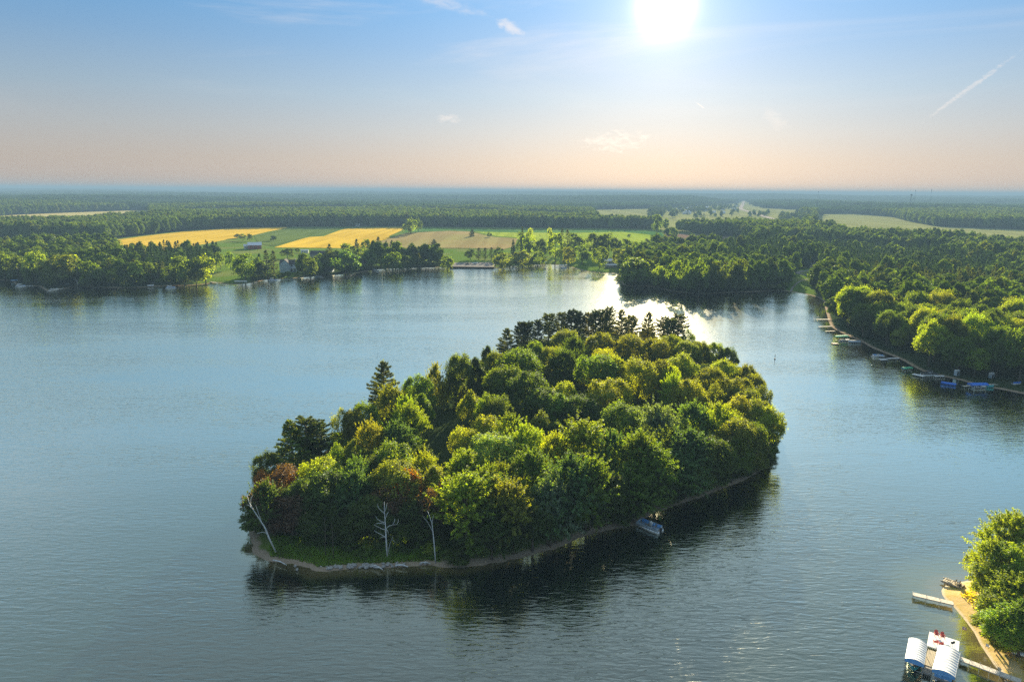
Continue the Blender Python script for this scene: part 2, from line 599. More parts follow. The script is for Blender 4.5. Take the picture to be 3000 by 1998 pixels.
M['roof_metal'] = plain('roof_metal', (0.68, 0.68, 0.70), 0.5, 0.0, var=0.06)
M['roof_dark'] = plain('roof_dark', (0.07, 0.065, 0.065), 0.9, var=0.25, scale=2, spec=0.1)
M['siding_grey'] = plain('siding_grey', (0.36, 0.42, 0.50), 0.7, var=0.08)
M['siding_tan'] = plain('siding_tan', (0.36, 0.31, 0.24), 0.7, var=0.08)
M['glass'] = plain('glass', (0.03, 0.04, 0.05), 0.1, var=0.1, spec=0.8)
M['rock'] = plain('rock', (0.36, 0.34, 0.31), 0.9, var=0.35, scale=1.5)
M['gravel'] = plain('gravel', (0.24, 0.22, 0.20), 1.0, var=0.15, scale=0.3, spec=0.0)
M['asphalt'] = plain('asphalt', (0.42, 0.36, 0.32), 1.0, var=0.08, scale=0.05, spec=0.0)
M['boat_grey'] = plain('boat_grey', (0.42, 0.52, 0.60), 0.4, 0.2, var=0.15)


def field_material(name, c1, c2, rows=0.0, rot=0.0, big=0.006, tgain=0.0):
    mt, k = material(name)
    tcn = k.n('ShaderNodeTexCoord')
    nz = k.noise(tcn.outputs['Object'], big, 5, 0.6, 0.4)
    n2 = k.noise(tcn.outputs['Object'], 0.25, 3, 0.6)
    f = k.mapr(nz, 0.3, 0.7)
    c = k.mix(f, c1 + (1,), c2 + (1,))
    c = k.mix(k.mapr(n2, 0.25, 0.75, 0.0, 0.5), c, tuple(v * 0.6 for v in c1) + (1,))
    if rows:
        mp = k.n('ShaderNodeMapping', Vector=tcn.outputs['Object'], Rotation=(0, 0, rot), Scale=(1, 0.04, 1))
        wv = k.noise(mp.outputs[0], rows, 2, 0.5)
        c = k.mix(k.mapr(wv, 0.4, 0.65, 0.0, 0.5), c, tuple(v * 0.55 for v in c1) + (1,))
    d = k.n('ShaderNodeBsdfDiffuse', Color=c)
    finish(k, d.outputs[0])
    return mt


M['wheat'] = field_material('wheat', (0.62, 0.41, 0.04), (0.74, 0.50, 0.055), 0.12, R(70))
M['straw'] = field_material('straw', (0.50, 0.42, 0.18), (0.42, 0.38, 0.15))
M['tan'] = field_material('tan', (0.36, 0.27, 0.12), (0.28, 0.27, 0.09), 0.05, R(80))
M['crop'] = field_material('crop', (0.10, 0.15, 0.035), (0.15, 0.20, 0.045), 0.10, R(70))
M['corn'] = field_material('corn', (0.28, 0.38, 0.03), (0.36, 0.42, 0.05), 0.2, R(90))
M['plough'] = field_material('plough', (0.20, 0.135, 0.10), (0.25, 0.17, 0.12), 0.06, R(80))
M['pasture'] = field_material('pasture', (0.26, 0.28, 0.09), (0.32, 0.31, 0.12), 0.02, R(85))
M['meadow'] = field_material('meadow', (0.06, 0.15, 0.04), (0.12, 0.22, 0.05))
M['lawn'] = field_material('lawn', (0.34, 0.38, 0.03), (0.42, 0.42, 0.04))


def ground_material():
    mt, k = material('ground')
    tcn = k.n('ShaderNodeTexCoord')
    pos = tcn.outputs['Object']
    sh = k.n('ShaderNodeAttribute', attribute_name='shore').outputs['Fac']
    wild = k.n('ShaderNodeAttribute', attribute_name='cover').outputs['Color']
    wsep = k.n('ShaderNodeSeparateColor', Color=wild)
    n1 = k.noise(pos, 0.02, 5, 0.6)
    n2 = k.noise(pos, 0.5, 4, 0.65)
    n3 = k.noise(pos, 4.0, 3, 0.6)
    n4 = k.noise(pos, 0.0022, 5, 0.6)
    forest = k.mix(k.mapr(n2, 0.3, 0.7), (0.022, 0.04, 0.012, 1), (0.05, 0.065, 0.02, 1))
    forest = k.mix(k.mapr(n4, 0.35, 0.65, 0.0, 0.6), forest, (0.028, 0.055, 0.028, 1))
    grass = k.mix(k.mapr(n2, 0.3, 0.7), (0.07, 0.13, 0.02, 1), (0.13, 0.20, 0.03, 1))
    grass = k.mix(k.mapr(n1, 0.45, 0.65, 0.0, 0.5), grass, (0.20, 0.19, 0.07, 1))
    sand = k.mix(k.mapr(n3, 0.3, 0.7), (0.27, 0.20, 0.14, 1), (0.40, 0.31, 0.22, 1))
    beach = k.mix(k.mapr(n2, 0.42, 0.6), (0.66, 0.46, 0.20, 1), (0.52, 0.38, 0.12, 1))
    beach = k.mix(k.mapr(n3, 0.5, 0.72, 0.0, 0.6), beach, (0.75, 0.60, 0.40, 1))
    beach = k.mix(k.mapr(k.noise(pos, 0.22, 5, 0.7), 0.52, 0.62, 0.0, 0.8), beach, (0.30, 0.27, 0.05, 1))
    g = k.mix(wsep.outputs[0], grass, forest)
    edge = k.math('ADD', sh, k.math('MULTIPLY', k.math('SUBTRACT', n2, 0.5), 3.0))
    g = k.mix(k.mapr(edge, 0.9, 2.3), sand, g)
    # the tip of the spit and its beach are open sand further in
    spit = k.mix(k.mapr(k.math('ADD', sh, k.math('MULTIPLY', k.math('SUBTRACT', n2, 0.5), 4.0)), 7.0, 11.0), beach, (0.15, 0.17, 0.04, 1))
    spit = k.mix(k.mapr(sh, 0.15, 0.75), (0.62, 0.50, 0.34, 1), spit)
    g = k.mix(wsep.outputs[1], g, spit)
    b = k.n('ShaderNodeBsdfDiffuse', Color=g)
    bp = k.n('ShaderNodeBump', Strength=0.6, Distance=0.12, Height=k.math('ADD', n2, k.math('MULTIPLY', n3, 0.3)))
    k.set(b, 'Normal', bp.outputs[0])
    finish(k, b.outputs[0])
    return mt


def water_material():
    mt, k = material('water')
    tcn = k.n('ShaderNodeTexCoord')
    pos = tcn.outputs['Object']
    sh = k.n('ShaderNodeAttribute', attribute_name='shore').outputs['Fac']        # metres from the nearest land
    wtp = k.n('ShaderNodeAttribute', attribute_name='shoal').outputs['Fac']       # how shallow the shelf is
    mp = k.n('ShaderNodeMapping', Vector=pos, Rotation=(0, 0, R(14)), Scale=(0.26, 1.0, 1))
    mp2 = k.n('ShaderNodeMapping', Vector=pos, Rotation=(0, 0, R(-12)), Scale=(0.6, 1.0, 1))
    a = k.noise(mp.outputs[0], 1.15, 2, 0.5, 0.6)
    b = k.noise(mp2.outputs[0], 2.8, 3, 0.6, 0.3)
    c = k.noise(mp.outputs[0], 0.16, 2, 0.5)
    wind = k.noise(k.n('ShaderNodeMapping', Vector=pos, Rotation=(0, 0, R(-20)), Scale=(0.5, 1.6, 1)).outputs[0], 0.014, 4, 0.55)
    calm = k.math('MULTIPLY', k.mapr(wind, 0.34, 0.60, 0.42, 1.08), k.mapr(sh, 0.0, 16.0, 0.35, 1.0))
    hgt = k.math('ADD', k.math('MULTIPLY', a, 0.58), k.math('ADD', k.math('MULTIPLY', b, 0.085), k.math('MULTIPLY', c, 0.5)))
    bp = k.n('ShaderNodeBump', Strength=1.0, Distance=k.math('MULTIPLY', calm, 0.23), Height=hgt)
    bigv = k.noise(pos, 0.006, 3, 0.5)
    deep = k.mix(k.mapr(bigv, 0.35, 0.65), (0.005, 0.012, 0.010, 1), (0.007, 0.015, 0.012, 1))
    sn = k.noise(pos, 0.3, 4, 0.6)
    edge = k.math('ADD', sh, k.math('MULTIPLY', k.math('SUBTRACT', sn, 0.5), 3.0))
    shelf = k.mix(k.mapr(edge, 0.5, 5.0), (0.15, 0.12, 0.05, 1), (0.075, 0.08, 0.022, 1))
    lim = k.math('MULTIPLY', wtp, 26.0)
    col = k.mix(k.mapr(k.math('DIVIDE', edge, k.math('MAXIMUM', lim, 2.5)), 0.15, 1.0), shelf, deep)
    d = k.n('ShaderNodeBsdfDiffuse', Color=col)
    g = k.n('ShaderNodeBsdfGlossy', Color=(1.0, 0.98, 0.80, 1), Roughness=0.10, Normal=bp.outputs[0])
    fr = k.n('ShaderNodeFresnel', IOR=1.34, Normal=bp.outputs[0])
    fac = k.math('ADD', k.math('MULTIPLY', fr.outputs[0], 5.8), 0.05, clamp=True)
    mx = k.n('ShaderNodeMixShader', Fac=fac)
    k.t.links.new(d.outputs[0], mx.inputs[1])
    k.t.links.new(g.outputs[0], mx.inputs[2])
    finish(k, mx.outputs[0])
    return mt


M['ground'] = ground_material()
M['water'] = water_material()

# ------------------------------------------------------------------ ground and water
az_f = np.linspace(-46, 46, 520)
az_all = np.radians(np.concatenate([[-180, -150, -120, -95, -75, -60, -52], az_f, [52, 60, 75, 95, 120, 150, 180]]))
rr = np.concatenate([[1, 20, 45], np.geomspace(62, 1500, 300), np.geomspace(1530, 70000, 150)])


def polar_grid(azs, rs):
    A, Rr = np.meshgrid(azs, rs)
    x = (np.sin(A) * Rr).ravel()
    y = (np.cos(A) * Rr).ravel()
    na, nr = len(azs), len(rs)
    i, j = np.meshgrid(np.arange(na - 1), np.arange(nr - 1))
    q = (j * na + i).ravel()
    f = np.stack([q, q + na, q + na + 1, q + 1], 1)[:, ::-1]
    return np.stack([x, y], 1), f


gp, gf = polar_grid(az_all, rr)
gz, gs, ga, gb, gc = ground_z(gp)
me = mesh_np('ground', np.column_stack([gp, gz]), gf, M['ground'], True)
at = me.attributes.new('shore', 'FLOAT', 'POINT')
at.data.foreach_set('value', gs.astype(np.float32))
cov = np.ones((len(gp), 4), dtype=np.float32)
cov[:, 1] = (gc > ga) & (gc > gb) & (gc > -6)
opn = np.zeros(len(gp), dtype=bool)
for (nm, mk, p) in OPEN:
    if mk in ('lawn', 'meadow'):
        opn |= inside(gp, p)
for p in OPEN_EXTRA:
    opn |= inside(gp, p)
cov[:, 0] = np.where(opn, 0.0, 1.0)
cov[:, 0] = np.where((gb > 0) & (gb < 4.5) & (gp[:, 1] < 150), 0.15, cov[:, 0])
at = me.attributes.new('cover', 'FLOAT_COLOR', 'POINT')
at.data.foreach_set('color', cov.ravel())
tag(link('ground', me), kind='structure')

wp, wf = polar_grid(az_all, np.concatenate([[1, 20, 45], np.geomspace(60, 1050, 240)]))
wsd = -land_sd(wp)[0]
cen = wsd[wf].max(1) > -12
wf = wf[cen]
used = np.unique(wf)
rm = np.full(len(wp), -1)
rm[used] = np.arange(len(used))
wp, wf, wsd = wp[used], rm[wf], wsd[used]
me = mesh_np('water', np.column_stack([wp, np.zeros(len(wp))]), wf, M['water'], True)
me.attributes.new('shore', 'FLOAT', 'POINT').data.foreach_set('value', wsd.astype(np.float32))
ds = -sdist(wp, SPIT)
di = -sdist(wp, ISLAND)
lee = np.clip((150 - wp[:, 1]) / 40, 0, 1)
shoal = np.clip(1 - ds / 40, 0, 1) * 0.75
shoal = np.maximum(shoal, np.clip(1 - di / 22, 0, 1) * (0.12 + 0.30 * lee * np.clip((10 - wp[:, 0]) / 30, 0, 1)))
fsd = seg_dist(wp, shore_far, False)
shoal = np.maximum(shoal, np.clip(1 - fsd / 30, 0, 1) * 0.35 * (wp[:, 0] > 120))
me.attributes.new('shoal', 'FLOAT', 'POINT').data.foreach_set('value', shoal.astype(np.float32))
tag(link('water', me), kind='structure')


def drape_polygon(name, poly, mat, lift):
    """a sheet over the flat land, with its own edge"""
    d = []
    n = len(poly)
    for i in range(n):
        a, b = np.array(poly[i]), np.array(poly[(i + 1) % n])
        L = np.linalg.norm(b - a)
        kk = max(1, int(L / 60))
        for j in range(kk):
            d.append(a + (b - a) * j / kk)
    d = np.array(d)
    d[:] += RNG.normal(0, 1.2, d.shape)
    z = ground_z(d)[0]
    mb = MB()
    zz = float(np.median(z)) + lift
    mb.add([(x, y, zz) for x, y in d], [tuple(range(len(d)))])
    o = mb.build(name, mat)
    return o


for i, (nm, mk, p) in enumerate(OPEN):
    if mk in ('lawn', 'meadow'):
        if nm == 'meadow' and i == 0:
            pass
    if nm == 'meadow' and mk == 'lawn':
        continue
    tag(drape_polygon(nm, p, M[mk], 0.25 + 0.012 * i), kind='structure')


def ribbon(name, pts, width, mat, lift=0.3):
    """a road or path along ground points"""
    pts = smooth_line(pts, 6)
    d = np.gradient(pts, axis=0)
    nrm = np.stack([-d[:, 1], d[:, 0]], 1) / np.linalg.norm(d, axis=1)[:, None]
    wd = np.asarray(width) if hasattr(width, '__len__') else width
    l, r_ = pts + nrm * wd / 2, pts - nrm * wd / 2
    v = np.vstack([l, r_])
    z = ground_z(v)[0] + lift
    n = len(pts)
    f = [(i, i + 1, n + i + 1, n + i) for i in range(n - 1)]
    return tag(link(name, mesh_np(name, np.column_stack([v, z]), np.array(f)[:, ::-1], mat, True)), kind='structure')


ribbon('road', pix((2179, 586), (2177, 597), (2171, 612), (2195, 621), (2219, 629), (2262, 642), (2300, 652), z=2), 20, M['asphalt'], 1.2)
ribbon('driveway', pix((2470, 786), (2400, 791), (2357, 794), (2336, 799), (2350, 804), (2389, 808), (2440, 812), z=2), 5, M['gravel'], 0.12)
ribbon('footpath', pix((2400, 812), (2350, 822), (2325, 838), (2318, 848), z=2), 1.6, M['gravel'], 0.14)
ribbon('farm_track', pix((1096, 729), (1200, 728), (1300, 727), (1394, 729), (1460, 727), z=2), 2.5, M['crop'], 0.55)
ld = MB()
ld.add([(x, y, 1.6) for x, y in pix((1305, 781), (1325, 768), (1380, 766), (1440, 764), (1500, 766), (1500, 772), (1450, 776), (1446, 783), z=1.6)], [tuple(range(8))])
tag(ld.build('landing_lot', M['gravel']), kind='structure')

# ------------------------------------------------------------------ tree shapes


def unit(v):
    return v / np.maximum(np.linalg.norm(v, axis=1), 1e-9)[:, None]


def leaf_quads(pos, nrm, size, rs, aspect=0.62):
    """one rhombic leaf clump at every position, facing nrm"""
    n = len(pos)
    nrm = unit(nrm)
    ref = rs.normal(size=(n, 3))
    a = unit(np.cross(nrm, ref))
    b = np.cross(nrm, a)
    s = (size if hasattr(size, '__len__') else np.full(n, size)) * rs.uniform(0.7, 1.3, n)
    a = a * s[:, None]
    b = b * (s * aspect)[:, None]
    bend = nrm * (s * 0.18)[:, None]
    v = np.stack([pos - a, pos - b * 0.9 + bend, pos + a, pos + b * 0.9 + bend], 1).reshape(-1, 3)
    f = np.arange(4 * n).reshape(n, 4)
    return v, f


def rand_dir(n, rs, zmin=-1.0):
    z = rs.uniform(zmin, 1, n)
    t = rs.uniform(0, 2 * math.pi, n)
    q = np.sqrt(1 - z * z)
    return np.stack([q * np.cos(t), q * np.sin(t), z], 1)


def crown_broad(seed, n_leaf, leaf, nlobe=24, tuft=0.22, tall=0.42, low=0.14, spiky=0.5, shape=0.0, nt=34):
    """a crown for a tree 1 high and 1 wide: lobes of tufts round an ellipsoid"""
    rs = np.random.RandomState(seed)
    cz = low + (1 - low) * 0.50
    hz = (1 - low) * 0.5
    d = rand_dir(nlobe, rs, -0.75)
    d = d[np.argsort(-d[:, 2])]
    taper = 1 - shape * np.clip(d[:, 2], 0, 1) ** 1.2
    rl = rs.uniform(0.115, 0.255, nlobe)
    ctr = d * np.stack([(0.5 - rl * 0.9) * taper, (0.5 - rl * 0.9) * taper, (hz - rl * 0.75)], 1) * rs.uniform(0.74, 1.12, nlobe)[:, None]
    ctr[:, 2] += cz
    rl *= (1 - 0.35 * shape * np.clip(d[:, 2], 0, 1))
    # top lobe
    ctr[0] = (rs.uniform(-0.06, 0.06), rs.uniform(-0.06, 0.06), 1 - rl[0] * 0.95)
    P_, N_ = [], []
    per = max(4, n_leaf // (nlobe * nt))
    for c, r in zip(ctr, rl):
        td = rand_dir(nt, rs, -0.55)
        outw = unit((c - np.array((0, 0, cz * 0.8)))[None, :] + 1e-6)[0]
        td = unit(td + outw * 0.45 + np.array((0, 0, 0.18)))
        ln = rs.uniform(0.80, 1.0 + spiky * 0.35, nt) * r
        for q, L in zip(td, ln):
            u = rs.uniform(0.45, 1.08, per)
            spread = (1.15 - u * 0.75)[:, None] * r * tuft
            p = c + q * (L * u)[:, None] + rs.normal(size=(per, 3)) * spread
            P_.append(p)
            N_.append(q * 0.55 + outw * 0.25 + np.array((0, 0, 0.45)) + rs.normal(size=(per, 3)) * 0.50)
    pos, nrm = np.vstack(P_), np.vstack(N_)
    # drop leaves buried deep inside other lobes
    keep = np.ones(len(pos), dtype=bool)
    for c, r in zip(ctr, rl):
        keep &= (np.linalg.norm(pos - c, axis=1) > r * 0.50)
    keep &= pos[:, 2] > low * 0.5
    pos, nrm = pos[keep], nrm[keep]
    return pos, nrm, leaf, rs, ctr


def crown_mesh(name, data, H, W, mat, aspect=0.62):
    pos, nrm, leaf, rs, ctr = data
    pos = pos * np.array((W, W, H))
    v, f = leaf_quads(pos, nrm, leaf, rs, aspect)
    return mesh_np(name, v, f, mat), ctr * np.array((W, W, H))


def trunk_mesh(name, H, rad, ctr, mat, seed, nbr=7, low=0.3, lean=0.02):
    rs = random.Random(seed)
    mb = MB()
    top = H * 0.72
    pts = [(0, 0, -0.6)]
    for i in range(1, 6):
        pts.append((rs.uniform(-lean, lean) * H * i / 5, rs.uniform(-lean, lean) * H * i / 5, top * i / 5))
    mb.tube(pts, [rad * 1.35, rad, rad * 0.85, rad * 0.65, rad * 0.45, rad * 0.2], 7)
    for k in range(min(nbr, len(ctr))):
        c = ctr[rs.randrange(len(ctr))]
        z0 = max(low * H, min(top * 0.9, c[2] - 0.22 * H))
        mid = (c[0] * 0.5, c[1] * 0.5, z0 + (c[2] - z0) * 0.6)
        mb.tube([(0, 0, z0), mid, tuple(c)], [rad * 0.42, rad * 0.28, rad * 0.08], 5)
    return mb.mesh(name, mat, True)


def pine_parts(seed, H, W, leaf, dens=1.0, bare=0.18, droop=-0.1, round_top=False, step=0.95, needle_mat=None):
    """layered conifer: trunk with whorls of branches carrying flat tufts"""
    rs = np.random.RandomState(seed)
    mb = MB()
    lean = rs.uniform(-0.02, 0.02, 2) * H
    mb.tube([(0, 0, -0.6), (lean[0] * 0.4, lean[1] * 0.4, H * 0.4), (lean[0], lean[1], H * 0.8), (lean[0], lean[1], H * 0.985)],
            [H * 0.016, H * 0.0125, H * 0.007, H * 0.0015], 6)
    P_, N_ = [], []
    z = bare * H
    while z < H * 0.985:
        t = (z / H - bare) / (1 - bare)
        if round_top:
            prof = math.sqrt(max(0.02, 1 - (2 * t - 0.9) ** 2 / 1.5)) * (0.9 if t < 0.8 else 0.75)
        else:
            prof = (1 - t) ** 0.75 * (0.72 + 0.5 * min(1, t * 4)) + 0.05
        nb = 5 if t < 0.8 else 4
        a0 = rs.uniform(0, 6.28)
        for b in range(nb):
            if rs.rand() < 0.12:
                continue
            a = a0 + b * 2 * math.pi / nb + rs.normal(0, 0.2)
            L = W / 2 * prof * rs.uniform(0.62, 1.12)
            up = (0.12 + 0.55 * t) if round_top else (droop + 0.55 * t)
            d = np.array((math.cos(a), math.sin(a), up))
            side = np.array((-math.sin(a), math.cos(a), 0))
            o = np.array((lean[0] * z / H, lean[1] * z / H, z))
            tip = o + d * L + np.array((0, 0, 0.10 * L))
            mb.tube([tuple(o), tuple(o + d * L * 0.55), tuple(tip)], [0.06 + 0.008 * L, 0.05, 0.02], 4, False)
            n = int(max(10, 26 * L * dens))
            u = rs.uniform(0.22, 1.06, n) ** 0.8
            wd = 0.20 * L * np.sin(np.clip(u, 0, 1) * math.pi * 0.78 + 0.35) + 0.12
            s_ = rs.normal(0, 0.62, n)
            p = o + d * (L * u)[:, None] + side * (wd * s_)[:, None] + np.array((0, 0, 1.0)) * (0.10 * L * u ** 2 + rs.normal(0.08, 0.14, n))[:, None]
            P_.append(p)
            N_.append(np.array((0, 0, 0.9)) + d * 0.35 + rs.normal(size=(n, 3)) * 0.5)
        z += step * rs.uniform(0.75, 1.25) * (1 if t < 0.75 else 0.7)
    n = 40
    P_.append(np.array((lean[0], lean[1], H * 0.97)) + rs.normal(size=(n, 3)) * np.array((0.22, 0.22, 0.35)))
    N_.append(rs.normal(size=(n, 3)) + np.array((0, 0, 0.4)))
    v, f = leaf_quads(np.vstack(P_), np.vstack(N_), leaf, rs, 0.42)
    return mesh_np('crown', v, f, needle_mat or M['needle']), mb.mesh('trunk', M['bark'], True)


SHAPES = {}


def reg(key, crown, trunk, H, W):
    SHAPES.setdefault(key, []).append((crown, trunk, H, W))


for s in range(5):      # rounded crowns
    H, W = 15, 10
    c, ctr = crown_mesh('crown', crown_broad(100 + s, 22000, 0.215, 32 + s * 2, 0.26, spiky=0.35), H, W, M['leaf'])
    reg('round', c, trunk_mesh('trunk', H, 0.24, ctr, M['bark'], s), H, W)
for s in range(4):      # maples with long upward sprays
    H, W = 15, 10
    c, ctr = crown_mesh('crown', crown_broad(200 + s, 19000, 0.24, 24 + s, 0.095, spiky=2.9, low=0.06, shape=0.6, nt=20), H, W, M['leaf'], 0.45)
    reg('spray', c, trunk_mesh('trunk', H, 0.22, ctr, M['bark'], 20 + s), H, W)
for s in range(3):      # tall narrow
    H, W = 16, 7
    c, ctr = crown_mesh('crown', crown_broad(300 + s, 14000, 0.21, 22, 0.22, spiky=0.7, shape=0.65), H, W, M['leaf'])
    reg('tall', c, trunk_mesh('trunk', H, 0.2, ctr, M['bark'], 40 + s), H, W)
for s in range(2):      # thin crowns that show their twigs
    H, W = 13, 8
    c, ctr = crown_mesh('crown', crown_broad(400 + s, 5500, 0.20, 20, 0.3, spiky=0.8), H, W, M['leaf'])
    reg('thin', c, trunk_mesh('trunk', H, 0.17, ctr, M['bark'], 60 + s, 20, 0.15), H, W)
for s in range(2):      # low bushes
    H, W = 4, 5
    c, ctr = crown_mesh('crown', crown_broad(500 + s, 3500, 0.2, 14, 0.3, spiky=0.6, low=0.0), H, W, M['leaf'])
    reg('bush', c, trunk_mesh('trunk', H, 0.08, ctr, M['bark'], 80 + s, 5, 0.05), H, W)
for s in range(3):
    c, t = pine_parts(600 + s, 18, 9, 0.27, 2.2, step=0.85)
    reg('pine', c, t, 18, 9)
for s in range(4):      # red pines: bare stem, high rounded crown
    c, t = pine_parts(700 + s, 18, 6.5, 0.27, 2.3, bare=0.38, round_top=True, step=0.8)
    reg('redpine', c, t, 18, 6.5)
for s in range(2):
    c, t = pine_parts(800 + s, 12, 5.5, 0.2, 1.6, bare=0.04, droop=-0.25, step=0.5)
    reg('spruce', c, t, 12, 5.5)

# lower detail crowns for the far shores
for s in range(4):
    c, ctr = crown_mesh('crown', crown_broad(900 + s, 3600, 0.46, 22, 0.26, spiky=0.5, low=0.05), 15, 10, M['leaf'])
    reg('mid_round', c, trunk_mesh('trunk', 15, 0.24, ctr, M['bark'], 90 + s, 4), 15, 10)
for s in range(2):
    c, t = pine_parts(950 + s, 17, 7, 0.42, 0.55, bare=0.15, step=1.1)
    reg('mid_pine', c, t, 17, 7)
for s in range(2):
    c, t = pine_parts(960 + s, 12, 6, 0.42, 0.6, bare=0.03, droop=-0.25, step=0.7)
    reg('mid_spruce', c, t, 12, 6)

TINT = {
    'Y': ((0.145, 0.178, 0.014), 'golden-green'), 'B': ((0.130, 0.180, 0.014), 'bright green'), 'G': ((0.078, 0.120, 0.015), 'mid green'),
    'D': ((0.050, 0.078, 0.014), 'dark green'), 'T': ((0.060, 0.112, 0.042), 'blue-green'), 'S': ((0.095, 0.130, 0.088), 'silvery grey-green'),
    'O': ((0.20, 0.100, 0.020), 'orange'), 'R': ((0.086, 0.054, 0.032), 'reddish brown'), 'L': ((0.098, 0.120, 0.015), 'olive'),
    'K': ((0.030, 0.052, 0.018), 'very dark'), 'P': ((0.15, 0.20, 0.05), 'pale yellow-green'), 'C': ((0.130, 0.150, 0.018), 'golden-orange'),
}
NAME = {'round': 'broadleaf_tree', 'spray': 'maple_tree', 'tall': 'broadleaf_tree', 'thin': 'sparse_tree', 'bush': 'shrub',
        'pine': 'pine_tree', 'redpine': 'pine_tree', 'spruce': 'spruce_tree', 'mid_round': 'broadleaf_tree', 'mid_pine': 'pine_tree', 'mid_spruce': 'spruce_tree'}
WORD = {'round': 'round-crowned tree', 'spray': 'upswept tree', 'tall': 'tall narrow tree', 'thin': 'sparse twiggy tree', 'bush': 'low bush',
        'pine': 'layered white pine', 'redpine': 'bare-stemmed pine', 'spruce': 'cone-shaped spruce', 'mid_round': 'round-crowned tree', 'mid_pine': 'pine', 'mid_spruce': 'cone-shaped spruce'}
CAT = {'broadleaf_tree': 'tree', 'maple_tree': 'tree', 'sparse_tree': 'tree', 'shrub': 'bush', 'pine_tree': 'pine tree', 'spruce_tree': 'spruce tree'}
TREES = []      # (object, key, tint word, x, y, H)


def put_tree(key, x, y, z, H, W, tint, zone, var=None, rz=None, tilt=None):
    opts = SHAPES[key]
    i = RNG.randint(len(opts)) if var is None else var % len(opts)
    crown, trunk, h0, w0 = opts[i]
    nm = NAME[key]
    root = empty(nm, (x, y, z), RNG.uniform(0, 6.28) if rz is None else rz)
    root.scale = (W / w0, W / w0, H / h0)
    if tilt:
        root.rotation_euler = (tilt[0], tilt[1], root.rotation_euler[2])
    c = link('crown', crown, root)
    t = link('trunk', trunk, root)
    base, word = TINT[tint]
    j = RNG.uniform(0.88, 1.14)
    jj = RNG.uniform(0.92, 1.08)
    col = tuple(min(1, v * j) for v in (base[0] * jj, base[1], base[2])) + (1,)
    if key in ('pine', 'redpine', 'spruce', 'mid_pine', 'mid_spruce'):
        col = tuple(v * 0.85 for v in col[:3]) + (1,)
    c.color = col
    TREES.append((root, key, word, x, y, H, zone))
    return root


